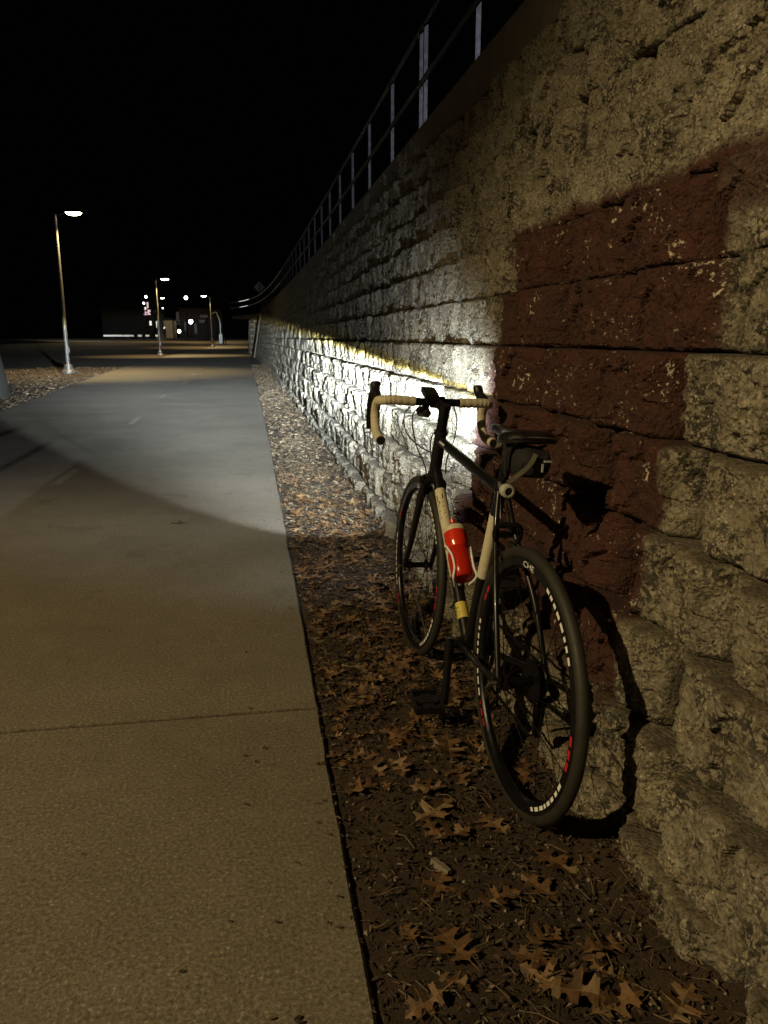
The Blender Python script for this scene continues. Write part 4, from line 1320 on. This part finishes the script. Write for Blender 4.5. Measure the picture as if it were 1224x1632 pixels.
building('brick_shop', -13.0, -5.2, 150, 158, 5.5, 'low dark shop with a bright lantern over its entrance', M['far_wall'],
         [(283, 503, .5, 1.4, 'win_dim'), (282, 511, 1.2, .3, 'win_dim'), (282, 516, 1.2, .3, 'win_dim'), (325, 504, 1.4, .5, 'win_dim'), (322, 512, 1.0, .5, 'win_dim'), (312, 524, .5, 1.8, 'win_dim'), (295, 520, .4, 1.6, 'win_dim')])
spot('house_light', (-14.6, 134, 5.5), (-14.6, 140, 1.5), 220, (1, .8, .45), 90, .6, .2)

def lantern(px, py, y, r, label, mat, flare=None):
    p = at_y(px, py, y)
    root = tag(empty('lantern', (p.x, y, terr(y))), label, 'lantern')
    h = p.z - terr(y)
    MB().tube([(0, 0, 0), (0, 0, h - r)], [.07, .05], 8).build('post', M['blackmetal'], root)
    MB().lathe([(0, h - r * 1.1), (r * .6, h - r * .85), (r, h), (r * .6, h + r * .85), (0, h + r * 1.1)], 12).build('globe', M[mat], root)
    MB().lathe([(0, h + r * 1.25), (r * .5, h + r * 1.1), (r * .7, h + r * .8)], 12).build('lantern_cap', M['blackmetal'], root)
    return root
lantern(296.3, 474.5, 122, .27, 'single round white lamp high between the second and third lamp posts', 'lens_white')
lantern(304, 512.5, 146, .40, 'brightest pinkish lantern low in front of the dark shop', 'star')
lantern(285.5, 528, 128, .27, 'round white lantern near the ground left of the bright pinkish one', 'lens_white')
lantern(232.5, 473, 140, .22, 'small lamp globe highest above the pink lit signs', 'lens_white')
lantern(229, 483, 140, .17, 'smaller lamp globe just below the highest one over the pink signs', 'lens_white')
lantern(259.5, 491, 140, .12, 'tiny lamp globe close to the dim far lamp post', 'lens_white')
spot('shop_light', (-11.0, 145, 4.4), (-11, 150, 2.4), 40, (1, .55, .42), 140, .6, .3)
# slanted barrier arm; the light on it is put in as emission
p, q = at_y(257.5, 526, 118), at_y(263, 521.5, 118)
ba = tag(empty('barrier_arm', (p.x, 118, terr(118))), 'short slanting bright barrier arm behind the second lamp post', 'barrier')
MB().tube([Vector((0, 0, p.z - terr(118))), Vector((q.x - p.x, 0, q.z - terr(118)))], .11, 8).build('arm', M['glow_warm'], ba)
MB().box((q.x - p.x, 0.1, (q.z - terr(118)) / 2), (.18, .18, q.z - terr(118))).build('post', M['far_wall'], ba, smooth=False)

# curved pole with a small stand at its foot, left edge of the far path
yb = 86
b0 = at_y(352, 545, yb)
zg = terr(yb)
cpz = empty('curved_pole', (b0.x, yb, zg))
tag(cpz, 'pale pole bent over at its top beside the far path', 'pole')
top = at_y(345, 497.5, yb).z - zg
mid_ = at_y(351, 512, yb).z - zg
MB().tube(spline([(0, 0, 0), (.02, 0, mid_ * .6), (-.02, 0, mid_), (-.25, 0, top - .25), (-.40, 0, top), (-.62, 0, top - .05), (-.85, 0, top - .18)], 5), .07, 8).build('shaft', M['whitewall'], cpz)
MB().box((0, 0, .5), (.36, .3, 1.0)).build('pedestal', M['whitewall'], cpz, smooth=False)
for px in (356, 359.5):
    c = at_y(px, 540, yb)
    bo = tag(empty('bollard', (c.x, yb, zg)), ('dark slim bollard nearest the pale bent pole' if px < 358 else 'dark slim bollard standing furthest right of the pale bent pole'), 'bollard', 'bollards at the far path')
    MB().lathe([(.07, 0), (.06, .03), (.055, .9), (.05, .95), (0, .97)], 10).build('shaft', M['blackmetal'], bo)
    MB().lathe([(.0, 0.0), (.12, 0), (.12, .03), (.07, .05)], 10).build('base', M['blackmetal'], bo)
spot('rail_spot', (-46, 84, 1.6), (-0.4, 59.6, 4.75), 230000, (1, .98, .94), 4.6, .4, .1)  # added unseen spot that whitens the far bridge rails; no car is built
spot('path_light', (-5.2, 93, 6.0), (-3.0, 93, .7), 1000, WARM, 130, .5, .2)
